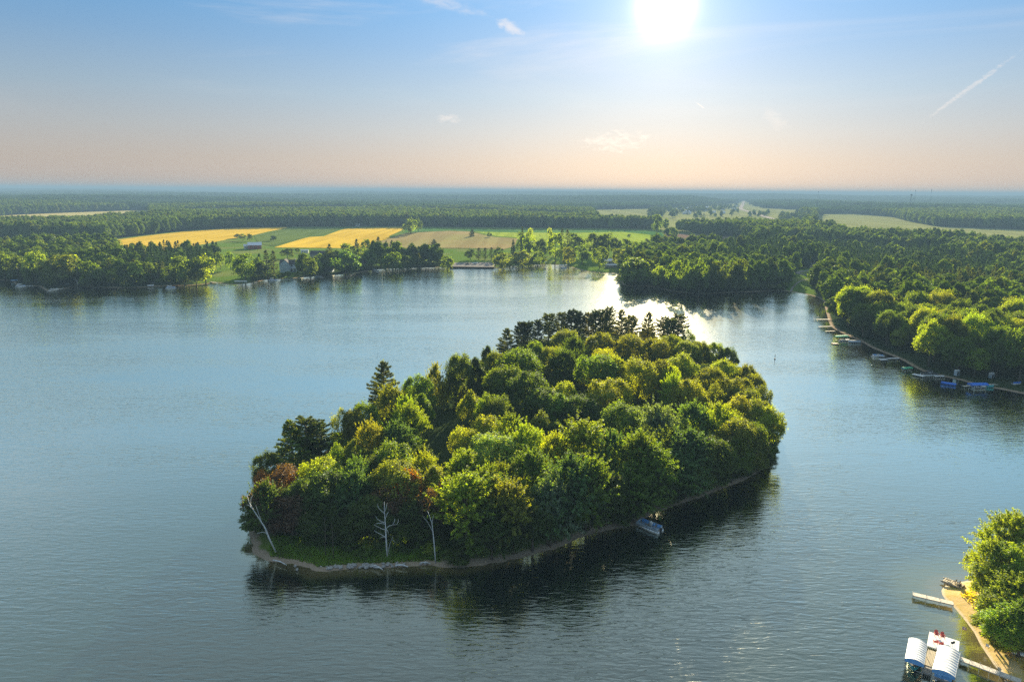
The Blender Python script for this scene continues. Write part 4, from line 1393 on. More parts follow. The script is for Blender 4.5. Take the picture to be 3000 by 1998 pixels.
ST = [  # px, base py, top py, width in px, shape, tint
    (719, 822, 742, 60, 'mid_round', 'G'), (785, 814, 727, 32, 'mid_pine', 'K'), (803, 812, 730, 34, 'mid_pine', 'D'), (843, 757, 729, 36, 'mid_round', 'D'),
    (871, 741, 727, 14, 'mid_round', 'D'), (910, 813, 742, 44, 'mid_round', 'D'), (940, 785, 744, 36, 'mid_round', 'G'), (967, 782, 716, 27, 'mid_pine', 'K'),
    (1012, 801, 727, 76, 'mid_round', 'T'), (1020, 770, 716, 46, 'mid_round', 'G'), (1046, 746, 702, 22, 'mid_spruce', 'K'), (1073, 758, 704, 31, 'mid_round', 'D'),
    (1056, 768, 727, 32, 'mid_round', 'G'), (1080, 745, 703, 15, 'mid_spruce', 'K'), (1110, 740, 696, 26, 'mid_spruce', 'K'), (1132, 739, 706, 15, 'mid_spruce', 'K'), (1149, 737, 705, 19, 'mid_spruce', 'K'),
    (1103, 782, 742, 34, 'mid_round', 'G'), (1150, 791, 727, 56, 'mid_round', 'G'), (1130, 786, 735, 40, 'mid_round', 'L'), (1194, 787, 738, 38, 'mid_round', 'D'), (1228, 785, 732, 27, 'mid_pine', 'D'),
    (1284, 771, 736, 30, 'mid_round', 'D'), (1311, 784, 739, 38, 'mid_round', 'G'), (1378, 762, 729, 32, 'mid_round', 'K'), (1403, 762, 727, 24, 'mid_pine', 'K'),
    (1421, 762, 727, 22, 'mid_pine', 'K'), (1440, 762, 726, 22, 'mid_pine', 'K'), (1460, 763, 724, 26, 'mid_round', 'K'), (1203, 688, 641, 42, 'mid_round', 'G'), (1226, 681, 641, 24, 'mid_round', 'D'),
    (802, 707, 691, 20, 'mid_round', 'K'), (712, 706, 685, 20, 'mid_round', 'G'), (733, 708, 686, 16, 'mid_round', 'D'), (695, 699, 686, 17, 'mid_round', 'K'),
    (1383, 694, 672, 16, 'mid_spruce', 'K'), (1434, 696, 683, 15, 'mid_round', 'K'), (1272, 717, 702, 17, 'mid_spruce', 'K'),
    (1474, 783, 732, 56, 'mid_round', 'L'), (1531, 777, 727, 54, 'mid_round', 'L'), (1575, 775, 730, 40, 'mid_round', 'G'), (1527, 747, 682, 32, 'mid_round', 'D'),
    (1548, 757, 692, 40, 'mid_round', 'G'), (1553, 742, 671, 28, 'mid_round', 'B'), (1529, 737, 668, 15, 'mid_spruce', 'K'), (1503, 752, 703, 15, 'mid_spruce', 'K'),
    (1583, 757, 700, 38, 'mid_round', 'D'), (1611, 747, 672, 18, 'mid_round', 'B'), (1626, 771, 683, 50, 'mid_round', 'G'), (1645, 742, 670, 22, 'mid_pine', 'K'),
    (1662, 742, 674, 27, 'mid_pine', 'D'), (1682, 752, 685, 54, 'mid_round', 'D'), (1666, 777, 720, 36, 'mid_round', 'L'), (1705, 773, 715, 48, 'mid_round', 'G'),
    (1757, 784, 722, 44, 'mid_round', 'G'), (1738, 752, 684, 58, 'mid_round', 'D'), (1782, 752, 683, 60, 'mid_round', 'D'), (1811, 778, 731, 36, 'mid_round', 'L'), (1828, 756, 700, 40, 'mid_round', 'D'),
    (1845, 780, 726, 52, 'mid_round', 'L'), (1863, 836, 746, 88, 'mid_round', 'G'), (1926, 841, 769, 44, 'mid_round', 'B'), (1974, 852, 757, 48, 'mid_round', 'G'),
    (2010, 857, 765, 30, 'mid_round', 'G'), (2047, 858, 753, 48, 'mid_round', 'G'), (2100, 857, 758, 46, 'mid_round', 'D'), (2160, 853, 752, 50, 'mid_round', 'D'),
    (1894, 723, 700, 20, 'mid_round', 'D'), (1855, 722, 708, 14, 'mid_round', 'D'), (1875, 742, 712, 30, 'mid_round', 'D'), (1910, 748, 716, 30, 'mid_round', 'G'), (1870, 765, 722, 44, 'mid_round', 'G'), (1915, 775, 728, 50, 'mid_round', 'D'), (1950, 770, 724, 50, 'mid_round', 'D'),
    (1922, 712, 703, 9, 'mid_round', 'K'), (1843, 695, 686, 10, 'mid_round', 'K'), (1967, 712, 693, 19, 'mid_round', 'D'), (1984, 717, 695, 17, 'mid_round', 'D'), (1925, 687, 631, 34, 'mid_round', 'D'),
    (540, 833, 745, 62, 'mid_round', 'G'), (575, 831, 750, 44, 'mid_round', 'D'), (603, 826, 743, 60, 'mid_round', 'B'), (646, 790, 740, 22, 'mid_round', 'G'), (676, 792, 738, 28, 'mid_round', 'G'), (708, 815, 745, 40, 'mid_round', 'D'),
    (108, 829, 737, 64, 'mid_round', 'B'), (188, 833, 748, 98, 'mid_round', 'L'), (270, 838, 758, 58, 'mid_round', 'G'), (327, 818, 759, 38, 'mid_round', 'B'),
    (331, 834, 785, 32, 'mid_round', 'Y'), (460, 812, 773, 42, 'mid_round', 'Y'), (55, 826, 742, 60, 'mid_round', 'D'), (15, 818, 735, 60, 'mid_round', 'G'), (400, 825, 760, 50, 'mid_pine', 'D'), (440, 830, 768, 40, 'mid_round', 'D'), (500, 833, 770, 44, 'mid_round', 'D'),
    (232, 826, 756, 60, 'mid_round', 'D'), (370, 838, 798, 36, 'mid_round', 'D'),
]
for (px, pb, pt, wpx, key, tint) in ST:
    x, y, _ = G(px, pb, 1.8)
    dist = math.hypot(x, y)
    H = ray_height(px, pt, dist) - 1.6
    W = 1.15 * wpx / FOC * (np.array((x, y, 1.8 - CAM_H)) @ F0)
    put_tree(key, x, y, float(ground_z(np.array([[x, y]]))[0][0]) - 0.2, H, W, tint, 'shore')
# low shrubs along the middle shore
for (p0, p1, n) in (((1160, 786), (1320, 782), 16), ((1455, 783), (1600, 774), 10), ((1000, 802), (1100, 790), 7), ((1826, 838), (2060, 858), 12), ((740, 826), (960, 806), 9), ((20, 820), (560, 836), 22), ((2080, 856), (2300, 850), 12)):
    for k in range(n):
        t = (k + RNG.uniform(0.2, 0.8)) / n
        px, py = p0[0] + (p1[0] - p0[0]) * t, p0[1] + (p1[1] - p0[1]) * t - RNG.uniform(2.5, 5)
        x, y, _ = G(px, py, 1.2)
        put_tree('bush', x, y, 0.9, RNG.uniform(3, 6.5), RNG.uniform(6, 11), RNG.choice(list('GDLD')), 'shore')
# the trees on the sandy spit at the lower right
for (px, py, H, W, key, tint) in ((2968, 1512, 14.5, 11, 'spray', 'B'), (2915, 1592, 11, 8, 'spray', 'B'), (2853, 1615, 6.5, 4.0, 'thin', 'Y'), (2990, 1600, 13, 10, 'round', 'B'),
                                  (2925, 1655, 9, 9, 'round', 'B'), (2985, 1690, 10, 10, 'spray', 'B'), (2950, 1735, 8, 8.5, 'round', 'B'), (2905, 1725, 4.6, 5.0, 'bush', 'C'),
                                  (2915, 1800, 5.0, 6.5, 'round', 'B'), (2965, 1790, 8.0, 9.0, 'round', 'B'), (3010, 1780, 9.5, 9, 'spray', 'G'), (2885, 1700, 3.0, 4.5, 'bush', 'Y'),
                                  (2990, 1840, 5.0, 7.0, 'round', 'G'), (2925, 1850, 3.6, 5.0, 'bush', 'Y'), (2893, 1765, 1.5, 3.0, 'bush', 'Y'), (3060, 1560, 14, 11, 'round', 'B')):
    x, y, _ = G(px, py, H + 0.8)
    put_tree(key, x, y, 0.9, H, W, tint, 'spit')

# ------------------------------------------------------------------ dead trees


def dead_tree(pts, rad, branches, label, mat='dead_wood', name='dead_tree'):
    """stem and branches given as points"""
    base = Vector(pts[0])
    root = empty(name, base, 0, label, 'dead tree', 'bare white dead trees')
    mb = MB()
    n = len(pts)
    mb.tube([Vector(p) - base for p in pts], [rad * (1 - 0.78 * i / (n - 1)) for i in range(n)], 6)
    mb.build('trunk', M[mat], root, True)
    for br in branches:
        b_ = MB()
        b_.tube([Vector(p) - base for p in br], [rad * 0.42 * (1 - 0.75 * i / (len(br) - 1)) for i in range(len(br))], 4)
        b_.build('branch', M[mat], root, True)
    return root


def plane_pt(px, py, base, lean=0.0):
    """point above/below the base at the base's own distance, moved away by lean"""
    x, y, _ = base
    dist = math.hypot(x, y) + lean
    d = F0 * FOC + CR * (px - 1500) + CU * (999 - py)
    t = dist / math.hypot(d[0], d[1])
    return (float(d[0] * t), float(d[1] * t), float(CAM_H + d[2] * t))


b0 = G(808, 1616, 1.2)
f = lambda a, b, l=0.0: plane_pt(a, b, b0, l)
dead_tree([b0, f(788, 1575), f(776, 1545), f(762, 1523), f(742, 1493, -0.5), f(729, 1470, -0.5), f(724, 1451, -0.5)], 0.21,
          [(f(768, 1532), f(758, 1505), f(749, 1479)), (f(784, 1562), f(768, 1558), f(753, 1562)), (f(742, 1493), f(730, 1480), f(722, 1478)), (f(734, 1480), f(735, 1462), f(741, 1448))],
          'white dead birch leaning left over the water at the island tip')
b0 = G(1134.5, 1629, 1.4)
f = lambda a, b, l=0.0: plane_pt(a, b, b0, l)
T = [b0, f(1132, 1590), f(1130, 1555), f(1128, 1520), f(1126, 1495), f(1126, 1470)]
B = [(f(1130, 1552), f(1117, 1548), f(1105, 1542), f(1095, 1536)), (f(1131, 1573), f(1118, 1566), f(1106, 1560), f(1096, 1553)), (f(1130, 1550), f(1140, 1540), f(1152, 1537), f(1166, 1536)),
     (f(1150, 1537), f(1155, 1528), f(1157, 1518)), (f(1128, 1530), f(1118, 1528), f(1105, 1520), f(1100, 1510)), (f(1128, 1522), f(1134, 1506), f(1143, 1490)),
     (f(1127, 1505), f(1117, 1496), f(1108, 1486), f(1106, 1475)), (f(1130, 1548), f(1136, 1556), f(1141, 1568)), (f(1127, 1500), f(1131, 1488), f(1134, 1474)),
     (f(1131, 1575), f(1122, 1572), f(1113, 1576)), (f(1129, 1535), f(1114, 1532), f(1098, 1534)), (f(1162, 1536), f(1166, 1530), f(1167, 1520))]
dead_tree(T, 0.20, B, 'white dead tree with many crooked side branches on the island front shore')
b0 = G(1276, 1648, 1.0)
f = lambda a, b, l=0.0: plane_pt(a, b, b0, l)
dead_tree([b0, f(1273, 1605), f(1269, 1562), f(1265, 1530), f(1258, 1510), f(1252, 1496)], 0.16,
          [(f(1269, 1563), f(1262, 1545), f(1250, 1525), f(1238, 1511)), (f(1266, 1535), f(1268, 1520), f(1270, 1508))],
          'slender white dead birch forked like a Y beside the bright green maple')
b0 = G(1139, 1622, 1.5)
f = lambda a, b, l=0.0: plane_pt(a, b, b0, l)
dead_tree([b0, f(1139, 1605), f(1144, 1588), f(1151, 1570)], 0.08, [(f(1150, 1580), f(1158, 1588), f(1162, 1592))], 'thin curved dead stem right behind the many-branched white dead tree')
for (a, b, c_, d_, e, g_, lab) in ((953, 1627, 953, 1560, 951, 1516, 'bare brown pine stem, leftmost of the three thin trunks on the island front'),
                                   (977, 1632, 975, 1580, 972, 1530, 'bare brown pine stem, middle of the three thin trunks on the island front'),
                                   (992, 1590, 990, 1545, 987, 1510, 'bare brown pine stem, rightmost of the three thin trunks on the island front')):
    b0 = G(a, b, 1.4)
    dead_tree([b0, plane_pt(c_, d_, b0), plane_pt(e, g_, b0)], 0.11, [(plane_pt(c_, d_ - 8, b0), plane_pt(c_ + 9, d_ - 16, b0)), (plane_pt(c_, d_ - 2, b0), plane_pt(c_ - 9, d_ - 10, b0))], lab, 'bark', 'bare_pine')
b0 = G(229, 835, 1.0)
f = lambda a, b, l=0.0: plane_pt(a, b, b0, l)
dead_tree([b0, f(224, 822), f(216, 805), f(207, 783)], 0.7, [(f(222, 818), f(216, 822), f(211, 824)), (f(216, 805), f(222, 795), f(226, 786))], 'pale dead tree leaning left on the far left shore point')

# driftwood and stones on the island's front bank
for k, (p0, p1, r_) in enumerate((((1100, 1662), (1122, 1668), 0.16), ((1160, 1655), (1196, 1660), 0.20), ((1232, 1648), (1262, 1650), 0.13), ((800, 1640), (840, 1655), 0.15), ((965, 1620), (995, 1613), 0.18), ((1112, 1660), (1085, 1658), 0.12))):
    a_, b_ = G(*p0, 0.55), G(*p1, 0.6)
    mid = ((a_[0] + b_[0]) / 2, (a_[1] + b_[1]) / 2 + 0.15, 0.75)
    o = MB().tube([a_, mid, b_], [r_, r_ * 0.85, r_ * 0.4], 6).build('driftwood', M['dead_wood'], None, True)
    tag(o, ('pale driftwood log on the island bank below the many-branched dead tree', 'long whitish driftwood log lying on the bank right of the stones',
            'short driftwood log beside the foot of the slender Y-shaped birch', 'brown root log at the island left tip by the leaning birch',
            'fallen pale log in the grass behind the stony bank', 'small driftwood stick on the stones left of the long log')[k], 'driftwood')


def rock(r_, seed):
    rs = np.random.RandomState(seed)
    mb = MB()
    rings = []
    for j, (z, q) in enumerate(((-0.5, 0.75), (0.05, 1.0), (0.45, 0.8), (0.72, 0.35))):
        rings.append([(math.cos(t) * q * rs.uniform(0.8, 1.15), math.sin(t) * q * rs.uniform(0.8, 1.15), z) for t in np.linspace(0, 2 * math.pi, 7)[:-1]])
    vs = [tuple(c_ * r_ for c_ in p) for rg in rings for p in rg]
    fs = [(j * 6 + i, j * 6 + (i + 1) % 6, (j + 1) * 6 + (i + 1) % 6, (j + 1) * 6 + i) for j in range(3) for i in range(6)] + [(18, 19, 20, 21, 22, 23), (5, 4, 3, 2, 1, 0)]
    mb.add(vs, fs)
    return mb.mesh('boulder', M['rock'])


ROCKS = [rock(0.5, i) for i in range(5)]
for k in range(70):
    px = RNG.choice([RNG.uniform(952, 1006), RNG.uniform(1020, 1042), RNG.uniform(1060, 1100), RNG.uniform(1125, 1190), RNG.uniform(860, 1260)])
    py = 1667 - (px - 950) * 0.035 - RNG.uniform(1, 14)
    x, y, _ = G(px, py, 0.4)
    o = link('stone', ROCKS[k % 5], None, (x, y, 0.35), RNG.uniform(0, 6))
    o.scale = (RNG.uniform(0.5, 1.2), RNG.uniform(0.5, 1.1), RNG.uniform(0.4, 0.9))
    tag(o, 'grey stone in the stony band along the island front bank', 'stone', 'stones along the island front bank')

# ------------------------------------------------------------------ docks, lifts and boats


def yaw_of(a, b):
    return math.atan2(b[1] - a[1], b[0] - a[0])


def dock(p0, p1, width, nsec, label, z=0.75, mat='dock_wood', name='dock', group=None, posts=True, rail=0.10):
    """a run of deck sections on pipe legs between two ground points"""
    a_, b_ = np.array(p0[:2]), np.array(p1[:2])
    L = float(np.linalg.norm(b_ - a_))
    root = empty(name, (a_[0], a_[1], 0), yaw_of(a_, b_), label, 'dock', group)
    sl = L / nsec
    for i in range(nsec):
        mb = MB()
        mb.box((sl * (i + 0.5), 0, z), (sl - 0.05, width, 0.06))
        mb.box((sl * (i + 0.5), width / 2 - 0.03, z - 0.11), (sl - 0.05, 0.05, 0.16))
        mb.box((sl * (i + 0.5), -width / 2 + 0.03, z - 0.11), (sl - 0.05, 0.05, 0.16))
        s_ = mb.build('deck_section', M[mat], root)
    if posts:
        for i in range(nsec + 1):
            for sd in (-1, 1):
                x = min(max(sl * i, 0.08), L - 0.08)
                MB().tube([(x, sd * (width / 2 + 0.04), -1.6), (x, sd * (width / 2 + 0.04), z + 0.32)], 0.035, 5).build('leg', M['metal'], root)
    return root


def pontoon_boat(loc, yaw, L, W, label, hull='boat_grey', seat='white', group=None, bimini=None, scale=1.0):
    root = empty('pontoon_boat', loc, yaw, label, 'boat', group)
    for sd in (-1, 1):
        mb = MB()
        mb.tube([(-L / 2, sd * W * 0.36, 0.12), (L / 2 - 0.9, sd * W * 0.36, 0.12), (L / 2 - 0.35, sd * W * 0.36, 0.18), (L / 2 - 0.05, sd * W * 0.36, 0.32)], [0.31, 0.31, 0.24, 0.05], 10)
        mb.build('pontoon', M['metal'], root, True)
    MB().box((-0.1, 0, 0.50), (L - 0.5, W, 0.10)).build('deck', M['dock_grey'], root)
    fh = 0.62
    for sd in (-1, 1):
        MB().box((-0.1, sd * (W / 2 - 0.03), 0.55 + fh / 2), (L - 1.3, 0.05, fh - 0.04)).build('side_panel', M[hull], root)
        MB().tube([(-L / 2 + 0.5, sd * (W / 2 - 0.03), 0.55 + fh), (L / 2 - 0.9, sd * (W / 2 - 0.03), 0.55 + fh)], 0.035, 6).build('rail', M['metal'], root)
    MB().box((L / 2 - 0.78, 0, 0.55 + fh / 2), (0.05, W - 0.1, fh - 0.04)).build('front_gate', M[hull], root)
    for sd in (-1, 1):
        MB().box((-L / 2 + 0.5, sd * W * 0.32, 0.55 + fh / 2), (0.05, W * 0.32, fh)).build('rear_panel', M[hull], root)
    for (x, y, sx, sy) in ((L * 0.22, W * 0.33, L * 0.24, 0.55), (L * 0.22, -W * 0.33, L * 0.24, 0.55), (-L * 0.30, W * 0.33, L * 0.20, 0.6), (-L * 0.34, -W * 0.30, L * 0.14, 0.6)):
        mb = MB().box((x, y, 0.74), (sx, sy, 0.36)).box((x, y + math.copysign(0.22, y), 1.02), (sx, 0.14, 0.34))
        mb.build('bench_seat', M[seat], root)
    MB().box((-L * 0.05, -W * 0.24, 0.95), (0.55, 0.65, 0.8)).box((-L * 0.05 + 0.2, -W * 0.24, 1.42), (0.05, 0.6, 0.22)).build('console', M['white'], root)
    MB().box((-L * 0.14, -W * 0.24, 0.8), (0.5, 0.5, 0.28)).box((-L * 0.14 - 0.25, -W * 0.24, 1.12), (0.12, 0.5, 0.5)).build('captain_seat', M[seat], root)
    MB().box((-L / 2 + 0.05, 0, 0.80), (0.42, 0.34, 0.52)).box((-L / 2 + 0.02, 0, 0.35), (0.2, 0.14, 0.8)).build('outboard_motor', M['dark'], root)
    if bimini:
        mb = MB()
        n = 7
        for i in range(n):
            t0, t1 = -1 + 2 * i / n, -1 + 2 * (i + 1) / n
            z0, z1 = 2.35 - 0.22 * t0 * t0, 2.35 - 0.22 * t1 * t1
            mb.add([(-L * 0.30, t0 * W / 2, z0), (L * 0.12, t0 * W / 2, z0), (L * 0.12, t1 * W / 2, z1), (-L * 0.30, t1 * W / 2, z1),
                    (-L * 0.30, t0 * W / 2, z0 + 0.04), (L * 0.12, t0 * W / 2, z0 + 0.04), (L * 0.12, t1 * W / 2, z1 + 0.04), (-L * 0.30, t1 * W / 2, z1 + 0.04)],
                   [(3, 2, 1, 0), (4, 5, 6, 7), (0, 1, 5, 4), (2, 3, 7, 6), (1, 2, 6, 5), (3, 0, 4, 7)])
        mb.build('bimini_top', M[bimini], root)
        for sd in (-1, 1):
            MB().tube([(-L * 0.08, sd * W / 2, 1.1), (-L * 0.28, sd * W / 2, 2.12)], 0.03, 4).tube([(-L * 0.08, sd * W / 2, 1.1), (L * 0.11, sd * W / 2, 2.12)], 0.03, 4).build('bimini_frame', M['metal'], root)
    root.scale = (scale,) * 3
    return root


def runabout(loc, yaw, L, label, hull='white', group=None, cover=None, name='motorboat'):
    """a pointed open boat"""
    W = L * 0.36
    root = empty(name, loc, yaw, label, 'boat', group)
    st = [(-0.5, 0.86, 0.0), (-0.25, 1.0, 0.0), (0.1, 0.98, 0.02), (0.32, 0.72, 0.08), (0.45, 0.34, 0.16), (0.5, 0.03, 0.24)]
    vs, n = [], len(st)
    for (u, wd, up) in st:
        x, hw = u * L, wd * W / 2
        vs += [(x, -hw, 0.72 + up), (x, -hw * 0.86, 0.15 + up), (x, 0, -0.15 + up), (x, hw * 0.86, 0.15 + up), (x, hw, 0.72 + up)]
    fs = [(i * 5 + j, i * 5 + j + 1, (i + 1) * 5 + j + 1, (i + 1) * 5 + j) for i in range(n - 1) for j in range(4)] + [(0, 1, 2, 3, 4)]
    MB().add(vs, fs).build('hull', M[hull], root)
    dk = []
    for (u, wd, up) in st:
        dk += [(u * L * 0.985, -wd * W / 2 * 0.97, 0.70 + up), (u * L * 0.985, wd * W / 2 * 0.97, 0.70 + up)]
    if cover:
        dk2 = [(x, y, z + 0.04) for x, y, z in dk]
        ridge = [(u * L * 0.985, 0, 1.12 + up * 0.8) for (u, wd, up) in st]
        v = dk2 + ridge
        f_ = []
        for i in range(n - 1):
            f_ += [(2 * i, 2 * i + 2, 2 * n + i + 1, 2 * n + i), (2 * i + 1, 2 * n + i, 2 * n + i + 1, 2 * i + 3)]
        MB().add(v, f_).build('cover', M[cover], root)
    else:
        v = dk[4:]
        MB().add(v, [(2 * i, 2 * i + 1, 2 * i + 3, 2 * i + 2)[::-1] for i in range(n - 3)]).build('foredeck', M['white'], root)
        MB().box((-L * 0.18, 0, 0.35), (L * 0.55, W * 0.8, 0.06)).build('floor', M['dock_grey'], root)
        MB().box((-L * 0.36, 0, 0.55), (L * 0.10, W * 0.72, 0.32)).build('rear_seat', M['dark'], root)
        MB().box((-L * 0.02, 0, 0.95), (0.06, W * 0.72, 0.38)).build('windshield', M['glass'], root)
    MB().box((-L * 0.53, 0, 0.78), (0.38, 0.34, 0.55)).build('outboard_motor', M['dark'], root)
    return root


def canopy(loc, yaw, L, W, z, label, top='white_panel', end='sky_blue', rise=0.42, ribs=10, group=None, name='boat_lift'):
    """boat lift under an arched fabric canopy; local x runs along the canopy"""
    root = empty(name, loc, yaw, label, 'boat lift', group)
    mb = MB()
    n = 12
    m_ = ribs * 4
    prof = lambda t: z + rise * (1 - t * t)
    vs = []
    for i in range(m_ + 1):
        x = -L / 2 + L * i / m_
        sag = 0.035 * (1 - abs(math.cos(math.pi * i / 4)))
        for j in range(n + 1):
            t = -1 + 2 * j / n
            vs.append((x, t * W / 2, prof(t) - sag))
    fs = [(i * (n + 1) + j, (i + 1) * (n + 1) + j, (i + 1) * (n + 1) + j + 1, i * (n + 1) + j + 1) for i in range(m_) for j in range(n)]
    mb.add(vs, fs)
    for sd in (-1, 1):
        mb.box((0, sd * W / 2, z - 0.14), (L, 0.03, 0.28))
    mb.build('canopy_roof', M[top], root)
    for sx in (-1, 1):
        v, q = [], 12
        for j in range(q + 1):
            t = -1 + 2 * j / q
            v += [(sx * (L / 2 + 0.015), t * W / 2, prof(t) - 0.03), (sx * (L / 2 + 0.015), t * W / 2, z - 0.55)]
        MB().add(v, [(2 * j, 2 * j + 1, 2 * j + 3, 2 * j + 2) for j in range(q)]).build('valance', M[end if sx < 0 else top], root)
    for sx in (-1, 1):
        for sd in (-1, 1):
            MB().tube([(sx * L * 0.36, sd * (W / 2 - 0.12), -1.4), (sx * L * 0.36, sd * (W / 2 - 0.12), z - 0.1)], 0.05, 5).build('post', M['metal'], root)
    for sx in (-1, 1):
        MB().tube([(sx * L * 0.36, -(W / 2 - 0.12), 0.25), (sx * L * 0.36, W / 2 - 0.12, 0.25)], 0.06, 5).build('cross_beam', M['metal'], root)
    return root


def rect_from(tl, tr, br, bl, z):
    p = [np.array(G(*q, z)) for q in (tl, tr, br, bl)]
    c_ = sum(p) / 4
    ax = (p[0] + p[1]) / 2 - (p[2] + p[3]) / 2          # away from the camera
    ay = (p[1] + p[2]) / 2 - (p[0] + p[3]) / 2
    return c_, math.atan2(ax[1], ax[0]), float(np.linalg.norm(ax)), float(np.linalg.norm(ay))


# the two white canopies by the swim deck
c_, yw, L, W = rect_from((2664.6, 1867), (2715.5, 1886), (2708.5, 1948.5), (2650.6, 1925), 2.5)
canopy((c_[0], c_[1], 0), yw, L, W, 2.5, 'white arched boat canopy with blue end, left one beside the swim deck')
runabout((c_[0], c_[1], 0.35), yw + math.pi, L * 0.95, 'dark green motorboat lifted under the left white canopy', 'teal', cover='dark')
LIFT_A = c_
c_, yw, L, W = rect_from((2750, 1889), (2813, 1911), (2798, 1985.5), (2731.5, 1956), 2.6)
canopy((c_[0], c_[1], 0), yw, L, W, 2.6, 'wider white arched boat canopy with blue end, right one by the walkway')
pontoon_boat((c_[0], c_[1], 0.45), yw + math.pi, L * 1.02, W * 0.78, 'pale blue pontoon boat lifted under the wider white canopy', 'sky_blue')
LIFT_B = c_


def deck_from(tl, tr, br, bl, z, name, mat, label, boards, cat='dock'):
    """a platform whose boards run across it, built board by board"""
    c_, yw, L, W = rect_from(tl, tr, br, bl, z)
    root = empty(name, (c_[0], c_[1], 0), yw, label, cat)
    mb = MB()
    for sx in (-1, 1):
        mb.box((sx * (L / 2 - 0.04), 0, z - 0.14), (0.08, W, 0.2))
        mb.box((0, sx * (W / 2 - 0.04), z - 0.14), (L - 0.17, 0.08, 0.2))
    mb.build('frame', M[mat], root)
    bw = W / boards
    for i in range(boards):
        MB().box((0, -W / 2 + bw * (i + 0.5), z), (L, bw - 0.025, 0.05)).build('deck_panel', M[mat], root)
    for sx in (-1, 1):
        for sd in (-1, 1):
            MB().tube([(sx * (L / 2 - 0.1), sd * (W / 2 + 0.04), -1.6), (sx * (L / 2 - 0.1), sd * (W / 2 + 0.04), z + 0.35)], 0.04, 5).build('leg', M['metal'], root)
    return root, c_, yw, L, W


sd_root, SD_C, SD_Y, SD_L, SD_W = deck_from((2723, 1849), (2811, 1879), (2807, 1909), (2715.5, 1900), 0.85, 'swim_deck', 'white', 'white square swim deck holding red chairs between the canopies', 8)
deck_from((2718, 1901), (2743, 1909), (2731, 1953), (2707, 1946), 0.80, 'pier', 'dock_tan', 'tan wooden pier running between the two white canopies', 5)
deck_from((2709, 1948), (2731, 1956), (2728, 1976), (2703, 1968), 0.72, 'pier_end', 'dock_grey', 'grey weathered pier end in front of the tan pier', 4)
dock(G(2812, 1928, 0.8), G(2992, 1995, 0.8), 1.25, 6, 'long white walkway dock from the wide canopy to the beach', 0.8, 'dock_wood')
dock(G(2674, 1739, 0.8), G(2794, 1767, 0.8), 1.35, 3, 'white three-section dock reaching out from the tip of the sandy spit', 0.8, 'dock_wood')


def adirondack(loc, yaw, label):
    root = empty('deck_chair', loc, yaw, label, 'chair', 'red chairs on the swim deck')
    MB().box((0.05, 0, 0.36), (0.55, 0.56, 0.05)).build('seat', M['red'], root)
    mb = MB()
    for k in range(5):
        mb.add([(-0.22, -0.28 + k * 0.115, 0.34), (-0.22, -0.18 + k * 0.115, 0.34), (-0.52, -0.18 + k * 0.115, 1.02 - abs(k - 2) * 0.05), (-0.52, -0.28 + k * 0.115, 1.02 - abs(k - 2) * 0.05),
                (-0.26, -0.28 + k * 0.115, 0.32), (-0.26, -0.18 + k * 0.115, 0.32), (-0.56, -0.18 + k * 0.115, 1.0 - abs(k - 2) * 0.05), (-0.56, -0.28 + k * 0.115, 1.0 - abs(k - 2) * 0.05)],
               [(0, 1, 2, 3), (7, 6, 5, 4), (0, 4, 5, 1), (2, 6, 7, 3), (1, 5, 6, 2), (3, 7, 4, 0)])
    mb.build('backrest', M['red'], root)
    for sd in (-1, 1):
        MB().box((0, sd * 0.34, 0.58), (0.68, 0.12, 0.03)).build('armrest', M['red'], root)
        MB().box((0.28, sd * 0.31, 0.28), (0.08, 0.04, 0.57)).build('leg', M['red'], root)
        MB().box((-0.32, sd * 0.31, 0.28), (0.08, 0.04, 0.57)).build('leg', M['red'], root)
    return root


for k, (px, py, yy, lab) in enumerate(((2743, 1862, -1.9, 'red deck chair nearest the left corner, far row'), (2761, 1868, -1.9, 'red deck chair right of the first, far row'),
                                       (2740, 1884, 1.2, 'red deck chair in the near row beside the left canopy'), (2756, 1889, 1.2, 'red deck chair in the near row beside the white table'))):
    g = G(px, py, 0.9)
    adirondack((g[0], g[1], 0.88), yy, lab)
g = G(2772, 1885, 1.3)
tb = empty('round_table', (g[0], g[1], 0.88), 0, 'small white round table on the swim deck', 'table')
MB().tube([(0, 0, 0.46), (0, 0, 0.50)], 0.42, 16).build('tabletop', M['white'], tb)
MB().tube([(0, 0, 0), (0, 0, 0.46)], 0.05, 6).build('leg', M['white'], tb)
g = G(2790, 1893, 0.9)
sk = empty('grill', (g[0], g[1], 0.88), 0.5, 'dark barbecue with frame at the right end of the swim deck', 'grill')
MB().tube([(-0.3, 0, 0.85), (0.3, 0, 0.85)], 0.24, 8).build('lid', M['dark'], sk)
for sx in (-1, 1):
    for sy in (-1, 1):
        MB().box((sx * 0.28, sy * 0.2, 0.33), (0.04, 0.04, 0.66)).build('leg', M['metal'], sk)
g = G(2811, 1879, 0.9)
fl = empty('flag', (g[0], g[1], 0.6), 0, 'red and white striped flag on a thin pole at the deck corner', 'flag')
MB().tube([(0, 0, 0), (0.1, 0, 3.4)], 0.025, 5).build('pole', M['metal'], fl)
for k in range(7):
    v = []
    for j in range(6):
        x = 0.12 + 0.16 * j
        for dz in (0, 0.085):
            v.append((x, 0.07 * math.sin(j * 1.3), 2.75 + 0.085 * k + dz - 0.03 * j))
    MB().add(v, [(2 * j, 2 * j + 2, 2 * j + 3, 2 * j + 1) for j in range(5)]).build('stripe', M['red' if k % 2 == 0 else 'white'], fl)
MB().add([(0.11, 0.03, 3.02), (0.50, 0.09, 2.95), (0.50, 0.09, 3.33), (0.11, 0.03, 3.36)], [(0, 1, 2, 3)]).build('canton', M['blue'], fl)

